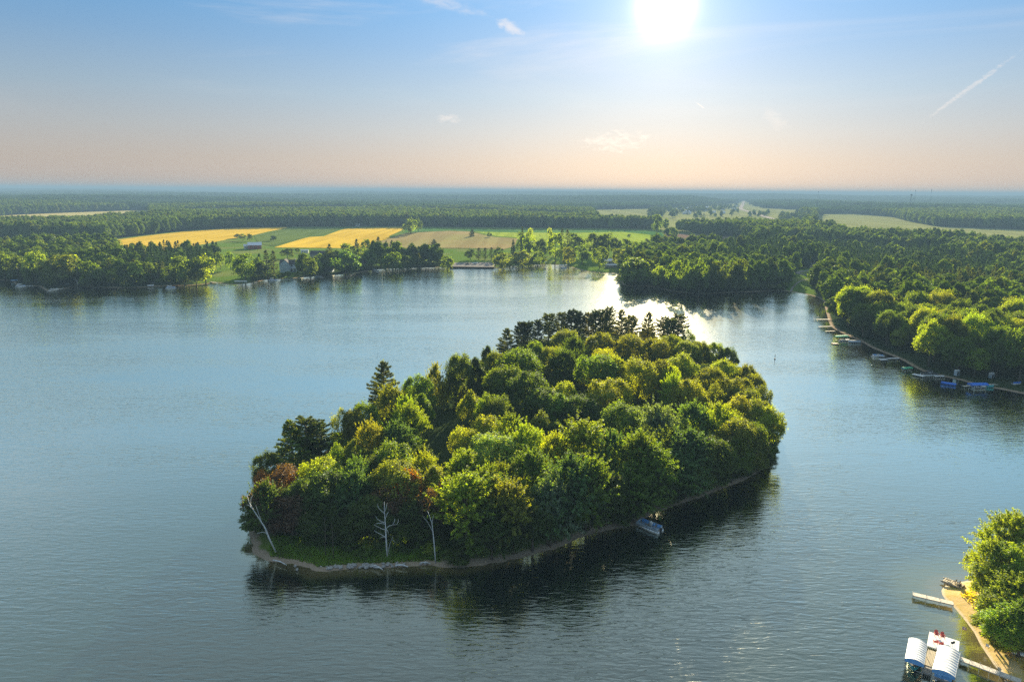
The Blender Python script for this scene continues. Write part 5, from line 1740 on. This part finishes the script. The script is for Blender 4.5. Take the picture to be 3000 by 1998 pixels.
# pedal raft on the tip of the spit
a_, b_ = G(2764, 1704, 0.5), G(2810, 1722, 0.5)
ctr_ = ((a_[0] + b_[0]) / 2 + 0.7, (a_[1] + b_[1]) / 2 + 0.6, 0.35)
rt = empty('pontoon_raft', ctr_, yaw_of(b_, a_), 'small two-tube raft with dark seats beached on the spit tip', 'boat')
for sd in (-1, 1):
    MB().tube([(-2.0, sd * 0.8, 0.12), (1.8, sd * 0.8, 0.12), (2.15, sd * 0.8, 0.22)], [0.2, 0.2, 0.05], 8).build('float_tube', M['dock_grey'], rt, True)
for k in range(9):
    MB().box((-1.7 + 0.4 * k, 0, 0.36), (0.30, 1.9, 0.05)).build('plank', M['dock_tan'], rt)
for (x, y) in ((-0.9, -0.45), (-0.2, -0.45), (-1.3, 0.5)):
    MB().box((x, y, 0.62), (0.5, 0.5, 0.12)).box((x - 0.25, y, 0.9), (0.1, 0.5, 0.5)).build('seat', M['dark'], rt)
MB().box((0.9, 0.0, 0.6), (0.9, 0.12, 0.12)).build('handle_bar', M['dark'], rt)


def kayak(loc, yaw, L, mat, label, tilt=0.0):
    root = empty('kayak', loc, yaw, label, 'kayak', 'kayaks on the beach')
    mb = MB()
    pts, rad = [], []
    for i in range(11):
        t = -1 + 2 * i / 10
        pts.append((t * L / 2, 0, 0.22 + 0.10 * t * t))
        rad.append(0.34 * (1 - t * t) ** 0.6 + 0.02)
    mb.tube(pts, rad, 10)
    mb.build('hull', M[mat], root, True)
    MB().tube([(-0.45, 0, 0.50), (0.45, 0, 0.50)], 0.19, 8).build('cockpit', M['dark'], root, True)
    root.rotation_euler = (tilt, 0, yaw)
    return root


a_, b_ = G(2955, 1889, 1.0), G(3006, 1905, 1.0)
kayak(((a_[0] + b_[0]) / 2, (a_[1] + b_[1]) / 2, 1.0), yaw_of(a_, b_), 4.6, 'blue', 'bright blue kayak lying on the ground at the right edge')
a_, b_ = G(2945, 1902, 1.0), G(3004, 1923, 1.0)
kayak(((a_[0] + b_[0]) / 2, (a_[1] + b_[1]) / 2, 1.0), yaw_of(a_, b_), 5.0, 'white', 'white kayak lying in front of the blue kayak')
g = G(2893, 1897, 0.8)
fc = empty('beach_chair', (g[0], g[1], 0.75), 0.6, 'white folding chair with dark legs on the narrow beach', 'chair')
MB().box((0, 0, 0.4), (0.5, 0.5, 0.05)).build('seat', M['white'], fc)
MB().box((-0.25, 0, 0.68), (0.05, 0.5, 0.5)).build('backrest', M['white'], fc)
for sx in (-1, 1):
    for sy in (-1, 1):
        MB().box((sx * 0.22, sy * 0.22, 0.19), (0.04, 0.04, 0.38)).build('leg', M['dark'], fc)

# pontoon boat moored on the island
a_, b_ = G(1874, 1528, 0.6), G(1928, 1549, 0.6)
c_ = ((a_[0] + b_[0]) / 2, (a_[1] + b_[1]) / 2, 0.0)
pontoon_boat(c_, yaw_of(b_, a_), 7.0, 2.6, 'pale blue-grey pontoon boat nosed up to the island shore', 'boat_grey', 'sky_blue')
PONT = c_
# channel marker
g = G(2270, 1052, 0)
bu = empty('marker_buoy', g, 0, 'thin dark marker pole standing in the water right of the island', 'buoy')
MB().tube([(0, 0, -1), (0, 0, 2.4)], 0.12, 6).build('pole', M['dark'], bu)
MB().tube([(0, 0, -0.3), (0, 0, 0.5)], 0.35, 8).build('float', M['dark'], bu)
g = G(2278, 1838, 0)

# right shore
RD = 'docks along the right shore'
dock(G(2384, 936, 0.7), G(2432, 936, 0.7), 1.6, 4, 'white dock with benches, farthest one on the right shore', 0.8, 'dock_wood', group=RD)
g = G(2392, 931, 1.2)
for k, (px, py) in enumerate(((2386, 932), (2396, 930))):
    g = G(px, py, 1)
    bn = empty('dock_bench', (g[0], g[1], 0.83), 0, ('white bench on the outer end of the farthest right-shore dock', 'white bench, the one nearer land on the farthest right-shore dock')[k], 'bench')
    MB().box((0, 0, 0.42), (1.5, 0.45, 0.06)).build('seat', M['white'], bn)
    MB().box((0, 0.2, 0.7), (1.5, 0.06, 0.45)).build('backrest', M['white'], bn)
dock(G(2398, 957, 0.7), G(2436, 956, 0.7), 1.6, 3, 'dark dock just in front of the white bench dock', 0.7, 'dock_grey', group=RD)
dock(G(2418, 970, 0.7), G(2446, 969, 0.7), 1.2, 3, 'narrow tan dock left of the green canopy', 0.6, 'dock_tan', group=RD)
g0, g1 = G(2446, 985, 2.6), G(2484, 983, 2.6)
canopy(((g0[0] + g1[0]) / 2, (g0[1] + g1[1]) / 2, 0), yaw_of(g0, g1), 7.6, 3.2, 2.5, 'green boat canopy on posts at the far end of the right shore', 'green', 'green', 0.3)
GC1 = ((g0[0] + g1[0]) / 2, (g0[1] + g1[1]) / 2)
g = G(2474, 997, 0.4)
runabout((g[0], g[1], 0.1), 0.1, 5.6, 'white motorboat under the edge of the green canopy', 'white')
g0, g1 = G(2485, 1001, 0.6), G(2520, 1002, 0.6)
runabout(((g0[0] + g1[0]) / 2, (g0[1] + g1[1]) / 2, 0.1), 3.1, 6.6, 'covered blue-grey motorboat beside the dock right of the green canopy', 'boat_grey', cover='boat_grey')
dock(G(2484, 997, 0.7), G(2524, 997, 0.7), 1.3, 4, 'grey dock alongside the covered motorboat', 0.7, 'metal', group=RD)


def raft(px, py, L, W, mat, label, yaw=0.1):
    g = G(px, py, 0.4)
    root = empty('swim_raft', (g[0], g[1], 0), yaw, label, 'raft')
    for k in range(6):
        MB().box((-L / 2 + L / 6 * (k + 0.5), 0, 0.40), (L / 6 - 0.04, W, 0.08)).build('deck_board', M[mat], root)
    for sd in (-1, 1):
        MB().tube([(-L / 2 + 0.1, sd * W * 0.32, 0.1), (L / 2 - 0.1, sd * W * 0.32, 0.1)], 0.22, 7).build('float', M['dark'], root, True)
    return root


raft(2446, 1006, 3.2, 2.6, 'dock_tan', 'small square wooden raft floating off the green canopy')
pontoon_boat(G(2572, 1046, 0), 2.9, 6.4, 2.5, 'white and blue pontoon boat at the middle dock of the right shore', 'white', 'sky_blue', scale=0.95)
raft(2588, 1053, 4.0, 2.2, 'white', 'white raft in front of the middle pontoon boat', 0.1)
dock(G(2600, 1050, 0.7), G(2634, 1049, 0.7), 1.4, 3, 'white dock from the middle pontoon boat to the shore', 0.7, 'white', group=RD)
g = G(2658, 1077, 1.6)
canopy((g[0], g[1], 0), 0.25, 4.6, 2.4, 1.6, 'small green canopy standing in the water off the right shore', 'green', 'teal', 0.25)
dock(G(2675, 1095, 0.7), G(2708, 1102, 0.7), 2.0, 3, 'wide white dock in front of the dark pontoon boat', 0.7, 'white', group=RD)
pontoon_boat(G(2722, 1098, 0), 0.05, 7.2, 2.6, 'dark covered pontoon boat at the wide white dock', 'dark', 'dark', bimini='dark')
dock(G(2738, 1101, 0.7), G(2766, 1101, 0.7), 1.3, 2, 'short white dock behind the dark pontoon boat', 0.7, 'white', group=RD)
g0, g1 = G(2760, 1121, 0.6), G(2798, 1126, 0.6)
runabout(((g0[0] + g1[0]) / 2, (g0[1] + g1[1]) / 2, 0), yaw_of(g1, g0), 5.6, 'small bright blue covered boat floating off the right shore', 'blue', cover='blue')
g = G(2866, 1124, 2.4)
canopy((g[0], g[1], 0), 0.06, 7.2, 3.2, 2.3, 'large bright blue boat canopy near the right edge', 'blue', 'blue', 0.5)
BC = (g[0], g[1])
g = G(2868, 1135, 0.3)
runabout((g[0], g[1], 0.1), 0.05, 5.8, 'white motorboat under the large blue canopy', 'white')
g = G(2901, 1133, 0.4)
runabout((g[0], g[1], 0.0), 0.1, 3.4, 'small teal boat right of the large blue canopy', 'teal', cover='teal')
dock(G(2822, 1131, 0.7), G(2850, 1129, 0.7), 1.2, 2, 'short pale dock left of the large blue canopy', 0.7, 'dock_wood', group=RD)
dock(G(2890, 1126, 0.7), G(2926, 1126, 0.7), 1.2, 3, 'pale dock behind the small teal boat', 0.7, 'dock_wood', group=RD)
g = G(2978, 1127, 0.8)
runabout((g[0], g[1], 0.9), 0.2, 4.2, 'blue and white boat drawn up at the far right edge', 'white', cover='blue')
for k, (px, py) in enumerate(((2802, 1099), (2903, 1108))):
    g = G(px, py, 1.0)
    sh = empty('shed', (g[0], g[1], 0.9), 0.3, ('small grey shed among trees behind the dark pontoon boat', 'small pale shed among trees behind the large blue canopy')[k], 'shed')
    MB().box((0, 0, 1.1), (1.6, 1.4, 2.2)).build('wall', M['boat_grey'], sh)
    MB().add([(-0.95, -0.85, 2.2), (0.95, -0.85, 2.2), (0.95, 0.85, 2.2), (-0.95, 0.85, 2.2), (-0.95, 0, 2.75), (0.95, 0, 2.75)], [(0, 1, 5, 4), (2, 3, 4, 5), (0, 4, 3), (1, 2, 5), (3, 2, 1, 0)]).build('roof', M['white'], sh)
    MB().box((0, -0.71, 0.95), (0.8, 0.03, 1.8)).build('door', M['dark'], sh)

# left and middle shore
LD = 'docks along the far left and middle shore'
dock(G(54, 840, 0.7), G(96, 837, 0.7), 1.8, 4, 'white dock at the far left shore under the trees', 0.7, 'white', group=LD)
pontoon_boat(G(62, 840, 0), 0.2, 8.0, 2.8, 'white pontoon boat tied at the leftmost dock', 'white', 'sky_blue', bimini='white')
g = G(45, 823, 1)
runabout((g[0], g[1], 0.9), 0.3, 6.5, 'blue covered boat drawn up among the trees at far left', 'boat_grey', cover='sky_blue')
dock(G(137, 854, 0.7), G(186, 845, 0.7), 1.9, 4, 'white dock running out from the left point by the leaning dead tree', 0.7, 'dock_wood', group=LD)
pontoon_boat(G(160, 850, 0), 0.3, 7.0, 2.6, 'tan pontoon boat at the dock on the left point', 'dock_wood', 'white')
g = G(188, 834, 1)
runabout((g[0], g[1], 0.8), 0.2, 7.0, 'pale covered boat on the grass behind the left point', 'boat_grey', cover='boat_grey')
g = G(442, 838, 0.8)
runabout((g[0], g[1], 0.6), 0.4, 5.0, 'small white boat pulled up on the left beach', 'white', cover='white')
dock(G(443, 829, 1.4), G(456, 829, 1.4), 1.6, 2, 'short white landing among bushes on the left shore', 1.4, 'white', group=LD)
pontoon_boat(G(501, 845, 0), 0.35, 8.0, 2.8, 'white pontoon boat with white top off the left beach', 'white', 'sky_blue', bimini='white')
dock(G(640, 833, 0.7), G(664, 834, 0.7), 2.6, 3, 'dark square dock at the foot of the left lawn', 0.7, 'dock_grey', group=LD)
dock(G(616, 825, 0.9), G(640, 829, 0.9), 1.6, 2, 'grey gangway leading to the dark square dock', 0.8, 'dock_grey', group=LD)
g = G(706, 832, 0)
canopy((g[0], g[1], 0), 0.0, 10.0, 3.4, 2.4, 'white boat canopy under the big trees left of the house lawn', 'white_panel', 'white_panel', 0.4)
pontoon_boat(G(799, 823, 0), 0.3, 7.5, 2.8, 'white pontoon boat with blue and white top below the grey lake house', 'white', 'blue', bimini='white')
dock(G(803, 820, 0.7), G(816, 819, 0.7), 1.5, 2, 'short dock beside the pontoon boat below the grey lake house', 0.7, 'white', group=LD)
dock(G(925, 808, 0.7), G(948, 814, 0.7), 1.6, 3, 'grey dock below the small cottage', 0.7, 'dock_grey', group=LD)
g = G(932, 812, 0)
runabout((g[0], g[1], 0), 0.6, 6.4, 'grey motorboat at the dock below the small cottage', 'boat_grey', cover='dark')
pontoon_boat(G(1101, 796, 0), 0.1, 7.0, 2.7, 'dark pontoon boat moored right of the white cottage', 'dark', 'boat_grey', bimini='boat_grey')
g = G(1590, 776, 0)
canopy((g[0], g[1], 0), 0.1, 8.0, 3.6, 2.6, 'grey boat canopy on the middle shore left of the low sheds', 'boat_grey', 'boat_grey', 0.6)
raft(1598, 787, 4.5, 3.0, 'dock_grey', 'dark raft floating off the middle shore')
g = G(1649, 783, 0)
canopy((g[0], g[1], 0), 0.2, 9.0, 3.8, 2.4, 'pale boat canopy at the pier on the middle shore', 'white_panel', 'white_panel', 0.4)
pontoon_boat(G(1652, 786, 0), 0.4, 7.0, 2.6, 'white pontoon boat beside the pale canopy on the middle shore', 'white', 'white')
dock(G(1628, 781, 0.7), G(1668, 782, 0.7), 1.6, 4, 'pier beside the pale canopy on the middle shore', 0.7, 'dock_grey', group=LD)

# ------------------------------------------------------------------ buildings


def house(px, py, w_, d_, h_, roof_h, yaw, wall, roof, label, windows=(3, 1), porch=False, name='house', over=0.5, chimney=False, door=True, cat='house', z=None):
    x, y, _ = G(px, py, 2.0)
    gz_ = float(ground_z(np.array([[x, y]]))[0][0]) if z is None else z
    root = empty(name, (x, y, gz_ - 0.1), yaw, label, cat)
    MB().box((0, 0, h_ / 2), (w_, d_, h_)).add([(-w_ / 2 + 0.01, -d_ / 2 + 0.01, h_), (-w_ / 2 + 0.01, d_ / 2 - 0.01, h_), (-w_ / 2 + 0.01, 0, h_ + roof_h * 0.94), (w_ / 2 - 0.01, -d_ / 2 + 0.01, h_), (w_ / 2 - 0.01, d_ / 2 - 0.01, h_), (w_ / 2 - 0.01, 0, h_ + roof_h * 0.94)],
                                               [(0, 2, 1), (3, 4, 5)]).build('wall', M[wall], root)
    hw, hd = w_ / 2 + over, d_ / 2 + over
    dz = -over * roof_h / (d_ / 2)
    v = []
    for sx in (-1, 1):
        v += [(sx * hw, -hd, h_ + dz + 0.05), (sx * hw, 0, h_ + roof_h + 0.05), (sx * hw, hd, h_ + dz + 0.05), (sx * hw, hd, h_ + dz + 0.3), (sx * hw, 0, h_ + roof_h + 0.3), (sx * hw, -hd, h_ + dz + 0.3)]
    f_ = [(0, 1, 7, 6), (1, 2, 8, 7), (3, 4, 10, 9), (4, 5, 11, 10), (2, 3, 9, 8), (5, 0, 6, 11), (0, 5, 4, 1), (1, 4, 3, 2), (6, 7, 10, 11), (7, 8, 9, 10)]
    rf = MB().add(v, f_).build('roof', M[roof], root)
    if chimney:
        MB().box((w_ * 0.2, 0, h_ + roof_h + 0.5), (0.8, 0.7, 1.8)).build('chimney', M['rock'], rf)
    nx, nz = windows
    for j in range(nz):
        for i in range(nx):
            wx = -w_ / 2 + w_ * (i + 0.5) / nx
            wz = h_ / nz * (j + 0.52)
            f0 = MB().box((wx, -d_ / 2 - 0.03, wz), (min(1.8, w_ / nx * 0.6), 0.08, min(1.5, h_ / nz * 0.55))).build('window', M['white'], root)
            MB().box((wx, -d_ / 2 - 0.085, wz), (min(1.8, w_ / nx * 0.6) - 0.25, 0.03, min(1.5, h_ / nz * 0.55) - 0.25)).build('pane', M['glass'], f0)
    if door:
        MB().box((w_ * 0.5 / max(1, nx) * 0.0 + w_ * 0.02, -d_ / 2 - 0.04, 1.05), (1.0, 0.06, 2.1)).build('door', M['dark'], root)
    if porch:
        MB().box((0, -d_ / 2 - 1.4, h_ * 0.5), (w_ * 0.96, 2.8, 0.2)).build('balcony', M['white'], root)
        for i in range(7):
            MB().box((-w_ * 0.46 + w_ * 0.92 * i / 6, -d_ / 2 - 2.6, h_ * 0.25), (0.45, 0.45, h_ * 0.5 - 0.2)).build('column', M['white'], root)
        MB().box((0, -d_ / 2 - 2.7, h_ * 0.5 + 0.95), (w_ * 0.96, 0.08, 0.12)).build('railing', M['white'], root)
    return root


house(747, 729, 17, 13, 5.2, 3.4, 0.35, 'barn_red', 'roof_metal', 'red barn with a pale metal roof at the edge of the golden field', (4, 1), name='barn', cat='barn')
house(722, 729, 6, 6, 4, 2.0, 0.35, 'white', 'roof_metal', 'small white lean-to on the left end of the red barn', (2, 1), name='lean_to', cat='shed')
house(855, 795, 20, 9, 8.0, 3.4, 0.06, 'siding_grey', 'roof_dark', 'two-storey grey lake house with white balcony columns', (6, 2), porch=True, chimney=True)
house(838, 797, 7, 10, 8.0, 4.6, 1.62, 'siding_grey', 'roof_dark', 'gabled grey wing on the left end of the lake house', (2, 2), door=False, name='house_wing')
house(952, 794, 16, 8, 4.0, 2.2, 0.0, 'siding_grey', 'roof_dark', 'low grey cottage between the two big shore trees', (4, 1), porch=True)
house(941, 753, 24, 9, 3.6, 3.6, -0.05, 'siding_tan', 'roof_dark', 'long brown house with a dark roof behind the shore trees', (5, 1))
house(1063, 785, 9, 8, 5.6, 2.6, 0.5, 'white', 'roof_dark', 'white two-storey cottage right of the tall willow', (2, 2))
house(1101, 746, 14, 9, 4.0, 3.0, 0.1, 'siding_grey', 'roof_metal', 'grey-roofed house below the pointed spruces', (3, 1))
house(893, 741, 9, 3.4, 3.4, 0.4, 0.2, 'white', 'white', 'white camper-like shed on the lawn by the dark round tree', (2, 1), name='shed', cat='shed')
house(445, 822, 15, 9, 4.0, 2.6, 0.1, 'siding_tan', 'roof_dark', 'brown cottage hidden in the pines on the left shore', (4, 1))
house(1783, 772, 13, 8, 3.2, 1.8, 0.15, 'siding_grey', 'roof_metal', 'low grey shed with a pale roof in the middle shore trees', (3, 1), name='shed', cat='shed')
house(1797, 783, 17, 5, 2.6, 0.8, 0.0, 'siding_tan', 'roof_metal', 'long low shed with a bright roof by the mid-shore lawn', (4, 1), name='shed', cat='shed')
house(2415, 791, 13, 11, 4.6, 4.2, 1.30, 'white_panel', 'roof_dark', 'white gabled house with dark roof by the curved driveway', (3, 1))
house(2393, 787, 12, 8, 3.6, 2.6, 0.1, 'siding_tan', 'roof_dark', 'low dark-roofed annexe left of the white gabled house', (2, 1), name='garage', cat='garage')
house(1048, 664, 8, 5, 4, 2, 0.2, 'white', 'white', 'tiny white shed against the dark wood behind the golden field', (1, 1), name='shed', cat='shed', z=2)

# village along the road and farms far off
VIL = []
for k in range(34):
    px = RNG.uniform(1960, 2170)
    py = RNG.uniform(605, 630) if k < 26 else RNG.uniform(596, 612)
    if abs(px - 2176) < 8:
        continue
    x, y, _ = G(px, py, 2)
    gz_ = float(ground_z(np.array([[x, y]]))[0][0])
    root = empty('village_house', (x, y, gz_), RNG.uniform(-0.5, 0.5), 'tiny pale house among the village trees left of the straight road', 'house', 'village houses by the straight road')
    VIL.append((x, y))
    w_, d_ = RNG.uniform(12, 20), RNG.uniform(9, 12)
    MB().box((0, 0, 2.5), (w_, d_, 5)).build('wall', M['white'], root)
    MB().add([(-w_ / 2 - 0.5, -d_ / 2 - 0.5, 5), (w_ / 2 + 0.5, -d_ / 2 - 0.5, 5), (w_ / 2 + 0.5, d_ / 2 + 0.5, 5), (-w_ / 2 - 0.5, d_ / 2 + 0.5, 5), (-w_ / 2 - 0.5, 0, 9), (w_ / 2 + 0.5, 0, 9)],
             [(0, 1, 5, 4), (2, 3, 4, 5), (0, 4, 3), (1, 2, 5), (3, 2, 1, 0)]).build('roof', M[RNG.choice(['roof_metal', 'roof_dark', 'roof_metal'])], root)
for k, (px, py, lab) in enumerate(((738, 606, 'tiny white farm building far off beyond the left woods'), (822, 612, 'white far building above the dark wood, left one'), (912, 597, 'pale far building group left of centre below the horizon'),
                                   (2425, 604, 'white far farm sheds in the flats right of the road'), (2412, 606, 'white far farm shed left of the sheds right of the road'), (2440, 595, 'pale speck of a farmhouse near the horizon on the right'))):
    x, y, _ = G(px, py, 2)
    gz_ = float(ground_z(np.array([[x, y]]))[0][0])
    root = empty('farm_building', (x, y, gz_ + 8), 0.2, lab, 'barn')
    MB().box((0, 0, 3), (34, 14, 8)).build('wall', M['white'], root)
    MB().add([(-18, -8, 7), (18, -8, 7), (18, 8, 7), (-18, 8, 7), (-18, 0, 12), (18, 0, 12)], [(0, 1, 5, 4), (2, 3, 4, 5), (0, 4, 3), (1, 2, 5), (3, 2, 1, 0)]).build('roof', M['white'], root)

# masts on the horizon
for k, (px, pt, dist, lab) in enumerate(((2671, 569, 3200, 'dark radio mast, thickest of those on the right horizon'), (2683, 556, 3300, 'thin tall mast just right of the thick radio mast'),
                                         (2730, 555, 3300, 'thin mast, rightmost on the horizon'), (2398, 560, 3400, 'thin mast on the horizon above the right fields'))):
    d = F0 * FOC + CR * (px - 1500) + CU * (999 - pt)
    t_ = dist / math.hypot(d[0], d[1])
    x, y, zt = d[0] * t_, d[1] * t_, CAM_H + d[2] * t_
    root = empty('radio_mast', (x, y, 0), 0, lab, 'mast', 'radio masts on the horizon')
    r_ = 1.5 if k == 0 else 0.6
    MB().tube([(0, 0, 0), (0, 0, zt)], [r_, r_ * 0.6], 4).build('mast', M['dark'], root)
    MB().tube([(0, 0, zt * 0.93), (0, 0, zt * 0.985)], [r_ * (2.2 if k == 0 else 1.5)] * 2, 6).build('antenna', M['dark'], root)

# pickup and boat trailer at the landing
g = G(1370, 775, 1.8)
tr = empty('pickup_truck', (g[0], g[1], 1.65), 0.1, 'dark pickup truck parked on the gravel boat landing', 'truck')
MB().prism([(-2.7, -0.95), (2.7, -0.95), (2.7, 0.95), (-2.7, 0.95)], 0.5, 1.15).build('body', M['dark'], tr)
MB().add([(-0.6, -0.9, 1.15), (1.3, -0.9, 1.15), (1.3, 0.9, 1.15), (-0.6, 0.9, 1.15), (-0.4, -0.8, 1.85), (0.8, -0.8, 1.85), (0.8, 0.8, 1.85), (-0.4, 0.8, 1.85)], [(0, 1, 5, 4), (1, 2, 6, 5), (2, 3, 7, 6), (3, 0, 4, 7), (4, 5, 6, 7)]).build('cab', M['glass'], tr)
for sx in (-1.7, 1.7):
    for sd in (-1, 1):
        MB().tube([(sx, sd * 0.78, 0.38), (sx, sd * 1.0, 0.38)], 0.38, 10).build('wheel', M['dark'], tr)
g = G(1392, 774, 1.8)
bt = empty('boat_trailer', (g[0], g[1], 1.65), 0.1, 'boat trailer standing behind the pickup on the landing', 'trailer')
MB().box((0, 0, 0.6), (6, 0.2, 0.15)).box((-1, 0, 0.6), (0.2, 2, 0.15)).build('frame', M['metal'], bt)
for sd in (-1, 1):
    MB().tube([(-1, sd * 0.9, 0.35), (-1, sd * 1.1, 0.35)], 0.35, 10).build('wheel', M['dark'], bt)
runabout((g[0], g[1], 2.5), 0.1, 6.5, 'pale motorboat riding on the trailer at the landing', 'white', cover='boat_grey')

# ------------------------------------------------------------------ tree labels: what each looks like and what it stands nearest to
LM = {
    'island': [(G(808, 1616, 1)[:2], 'the leaning birch'), (G(1134, 1629, 1)[:2], 'the white branching dead tree'), (G(1276, 1648, 1)[:2], 'the Y-forked birch'), (PONT[:2], 'the moored pontoon boat'),
               (G(1119, 1059, 22)[:2], 'the tall pine on the left rim'), (G(1486, 962, 20)[:2], 'the lone pine at the back left'), (G(1991, 923, 19)[:2], 'the rightmost back pine'),
               (G(1895, 1225, 2)[:2], 'the dark clearing'), (G(2262, 1300, 1)[:2], 'the rightmost point of land'), (G(1560, 1230, 16)[:2], 'the middle of the crown roof'), (G(1700, 1573, 1)[:2], 'the brown beach strip'),
               (G(740, 1510, 1)[:2], 'the left end of land'), (G(1786, 901, 21)[:2], 'the highest back pine')],
    'shore': [(G(855, 790, 1)[:2], 'the grey balcony house'), (G(747, 729, 2)[:2], 'the red barn'), (G(1063, 785, 2)[:2], 'the white cottage'), (G(1370, 775, 2)[:2], 'the boat landing'), (G(1797, 783, 2)[:2], 'the long low shed'),
              (G(2415, 791, 2)[:2], 'the white gabled house'), (G(501, 843, 0)[:2], 'the boat off the left beach'), (G(160, 850, 0)[:2], 'the left point dock'), (GC1, 'the green canopy'), (G(2572, 1046, 0)[:2], 'the middle right-shore boat'),
              (BC, 'the large blue canopy'), (G(2384, 936, 0)[:2], 'the bench dock'), (G(2722, 1098, 0)[:2], 'the dark pontoon boat'), (G(2300, 852, 1)[:2], 'the cove beach'), (G(1203, 688, 2)[:2], 'the golden field corner'), (G(0, 820, 1)[:2], 'the left picture edge'), (G(3000, 1154, 0)[:2], 'the right picture edge')],
    'spit': [(G(2794, 1767, 1)[:2], 'the short dock'), (G(2980, 1897, 1)[:2], 'the kayaks'), ((ctr_[0], ctr_[1]), 'the beached raft')],
}
PLACE = {'island': 'on the island', 'island_fill': 'low between the island crowns', 'shore': 'on the mainland', 'spit': 'on the sandy spit'}
GRP = {'island': 'trees covering the island', 'island_fill': 'trees covering the island', 'shore': 'trees on the mainland shore', 'spit': 'trees on the sandy spit'}
ORD = ['nearest', 'second nearest', 'third nearest', 'fourth nearest', 'fifth nearest', 'sixth nearest', 'seventh nearest', 'eighth nearest', 'ninth nearest', 'tenth nearest']
ORD += ['eleventh nearest', 'twelfth nearest']
bykind = {}
for rec in TREES:
    zone = 'island' if rec[6] == 'island_fill' else rec[6]
    word = ('low ' if rec[6] == 'island_fill' and rec[1] != 'bush' else '') + WORD[rec[1]]
    bykind.setdefault((zone, rec[2] + ' ' + word), []).append(rec)
for (zone, what), recs in bykind.items():
    lms = LM[zone]
    ranks = []
    for (pt, nm) in lms:
        o_ = sorted(range(len(recs)), key=lambda i: math.hypot(recs[i][3] - pt[0], recs[i][4] - pt[1]))
        rk = [0] * len(recs)
        for r_, i in enumerate(o_):
            rk[i] = r_
        ranks.append(rk)
    for i, rec in enumerate(recs):
        cat = CAT[NAME[rec[1]]]
        if len(recs) == 1:
            tag(rec[0], '%s %s' % (what, PLACE[zone]), cat, GRP[zone])
            continue
        best = min(range(len(lms)), key=lambda l: (ranks[l][i], math.hypot(rec[3] - lms[l][0][0], rec[4] - lms[l][0][1])))
        r_ = ranks[best][i]
        if r_ < len(ORD):
            tag(rec[0], '%s, %s such to %s' % (what, ORD[r_], lms[best][1]), cat, GRP[zone])
        else:
            tag(rec[0], '%s amid many alike %s' % (what, PLACE[zone]), cat, '%s %s' % (what, PLACE[zone]))

#HAZE
mt = bpy.data.materials.new('haze')
mt.use_nodes = True
t = mt.node_tree
for n in list(t.nodes):
    t.nodes.remove(n)
pv = t.nodes.new('ShaderNodeVolumePrincipled')
pv.inputs['Color'].default_value = (0.165, 0.27, 0.41, 1)
pv.inputs['Density'].default_value = 0.0002
pv.inputs['Anisotropy'].default_value = 0.0
ou = t.nodes.new('ShaderNodeOutputMaterial')
t.links.new(pv.outputs[0], ou.inputs['Volume'])
hz = MB().box((0, 33000, 53), (150000, 78000, 118)).build('haze', mt)
tag(hz, 'pale blue evening haze filling the air over the lake and forests', 'haze', None, 'stuff')
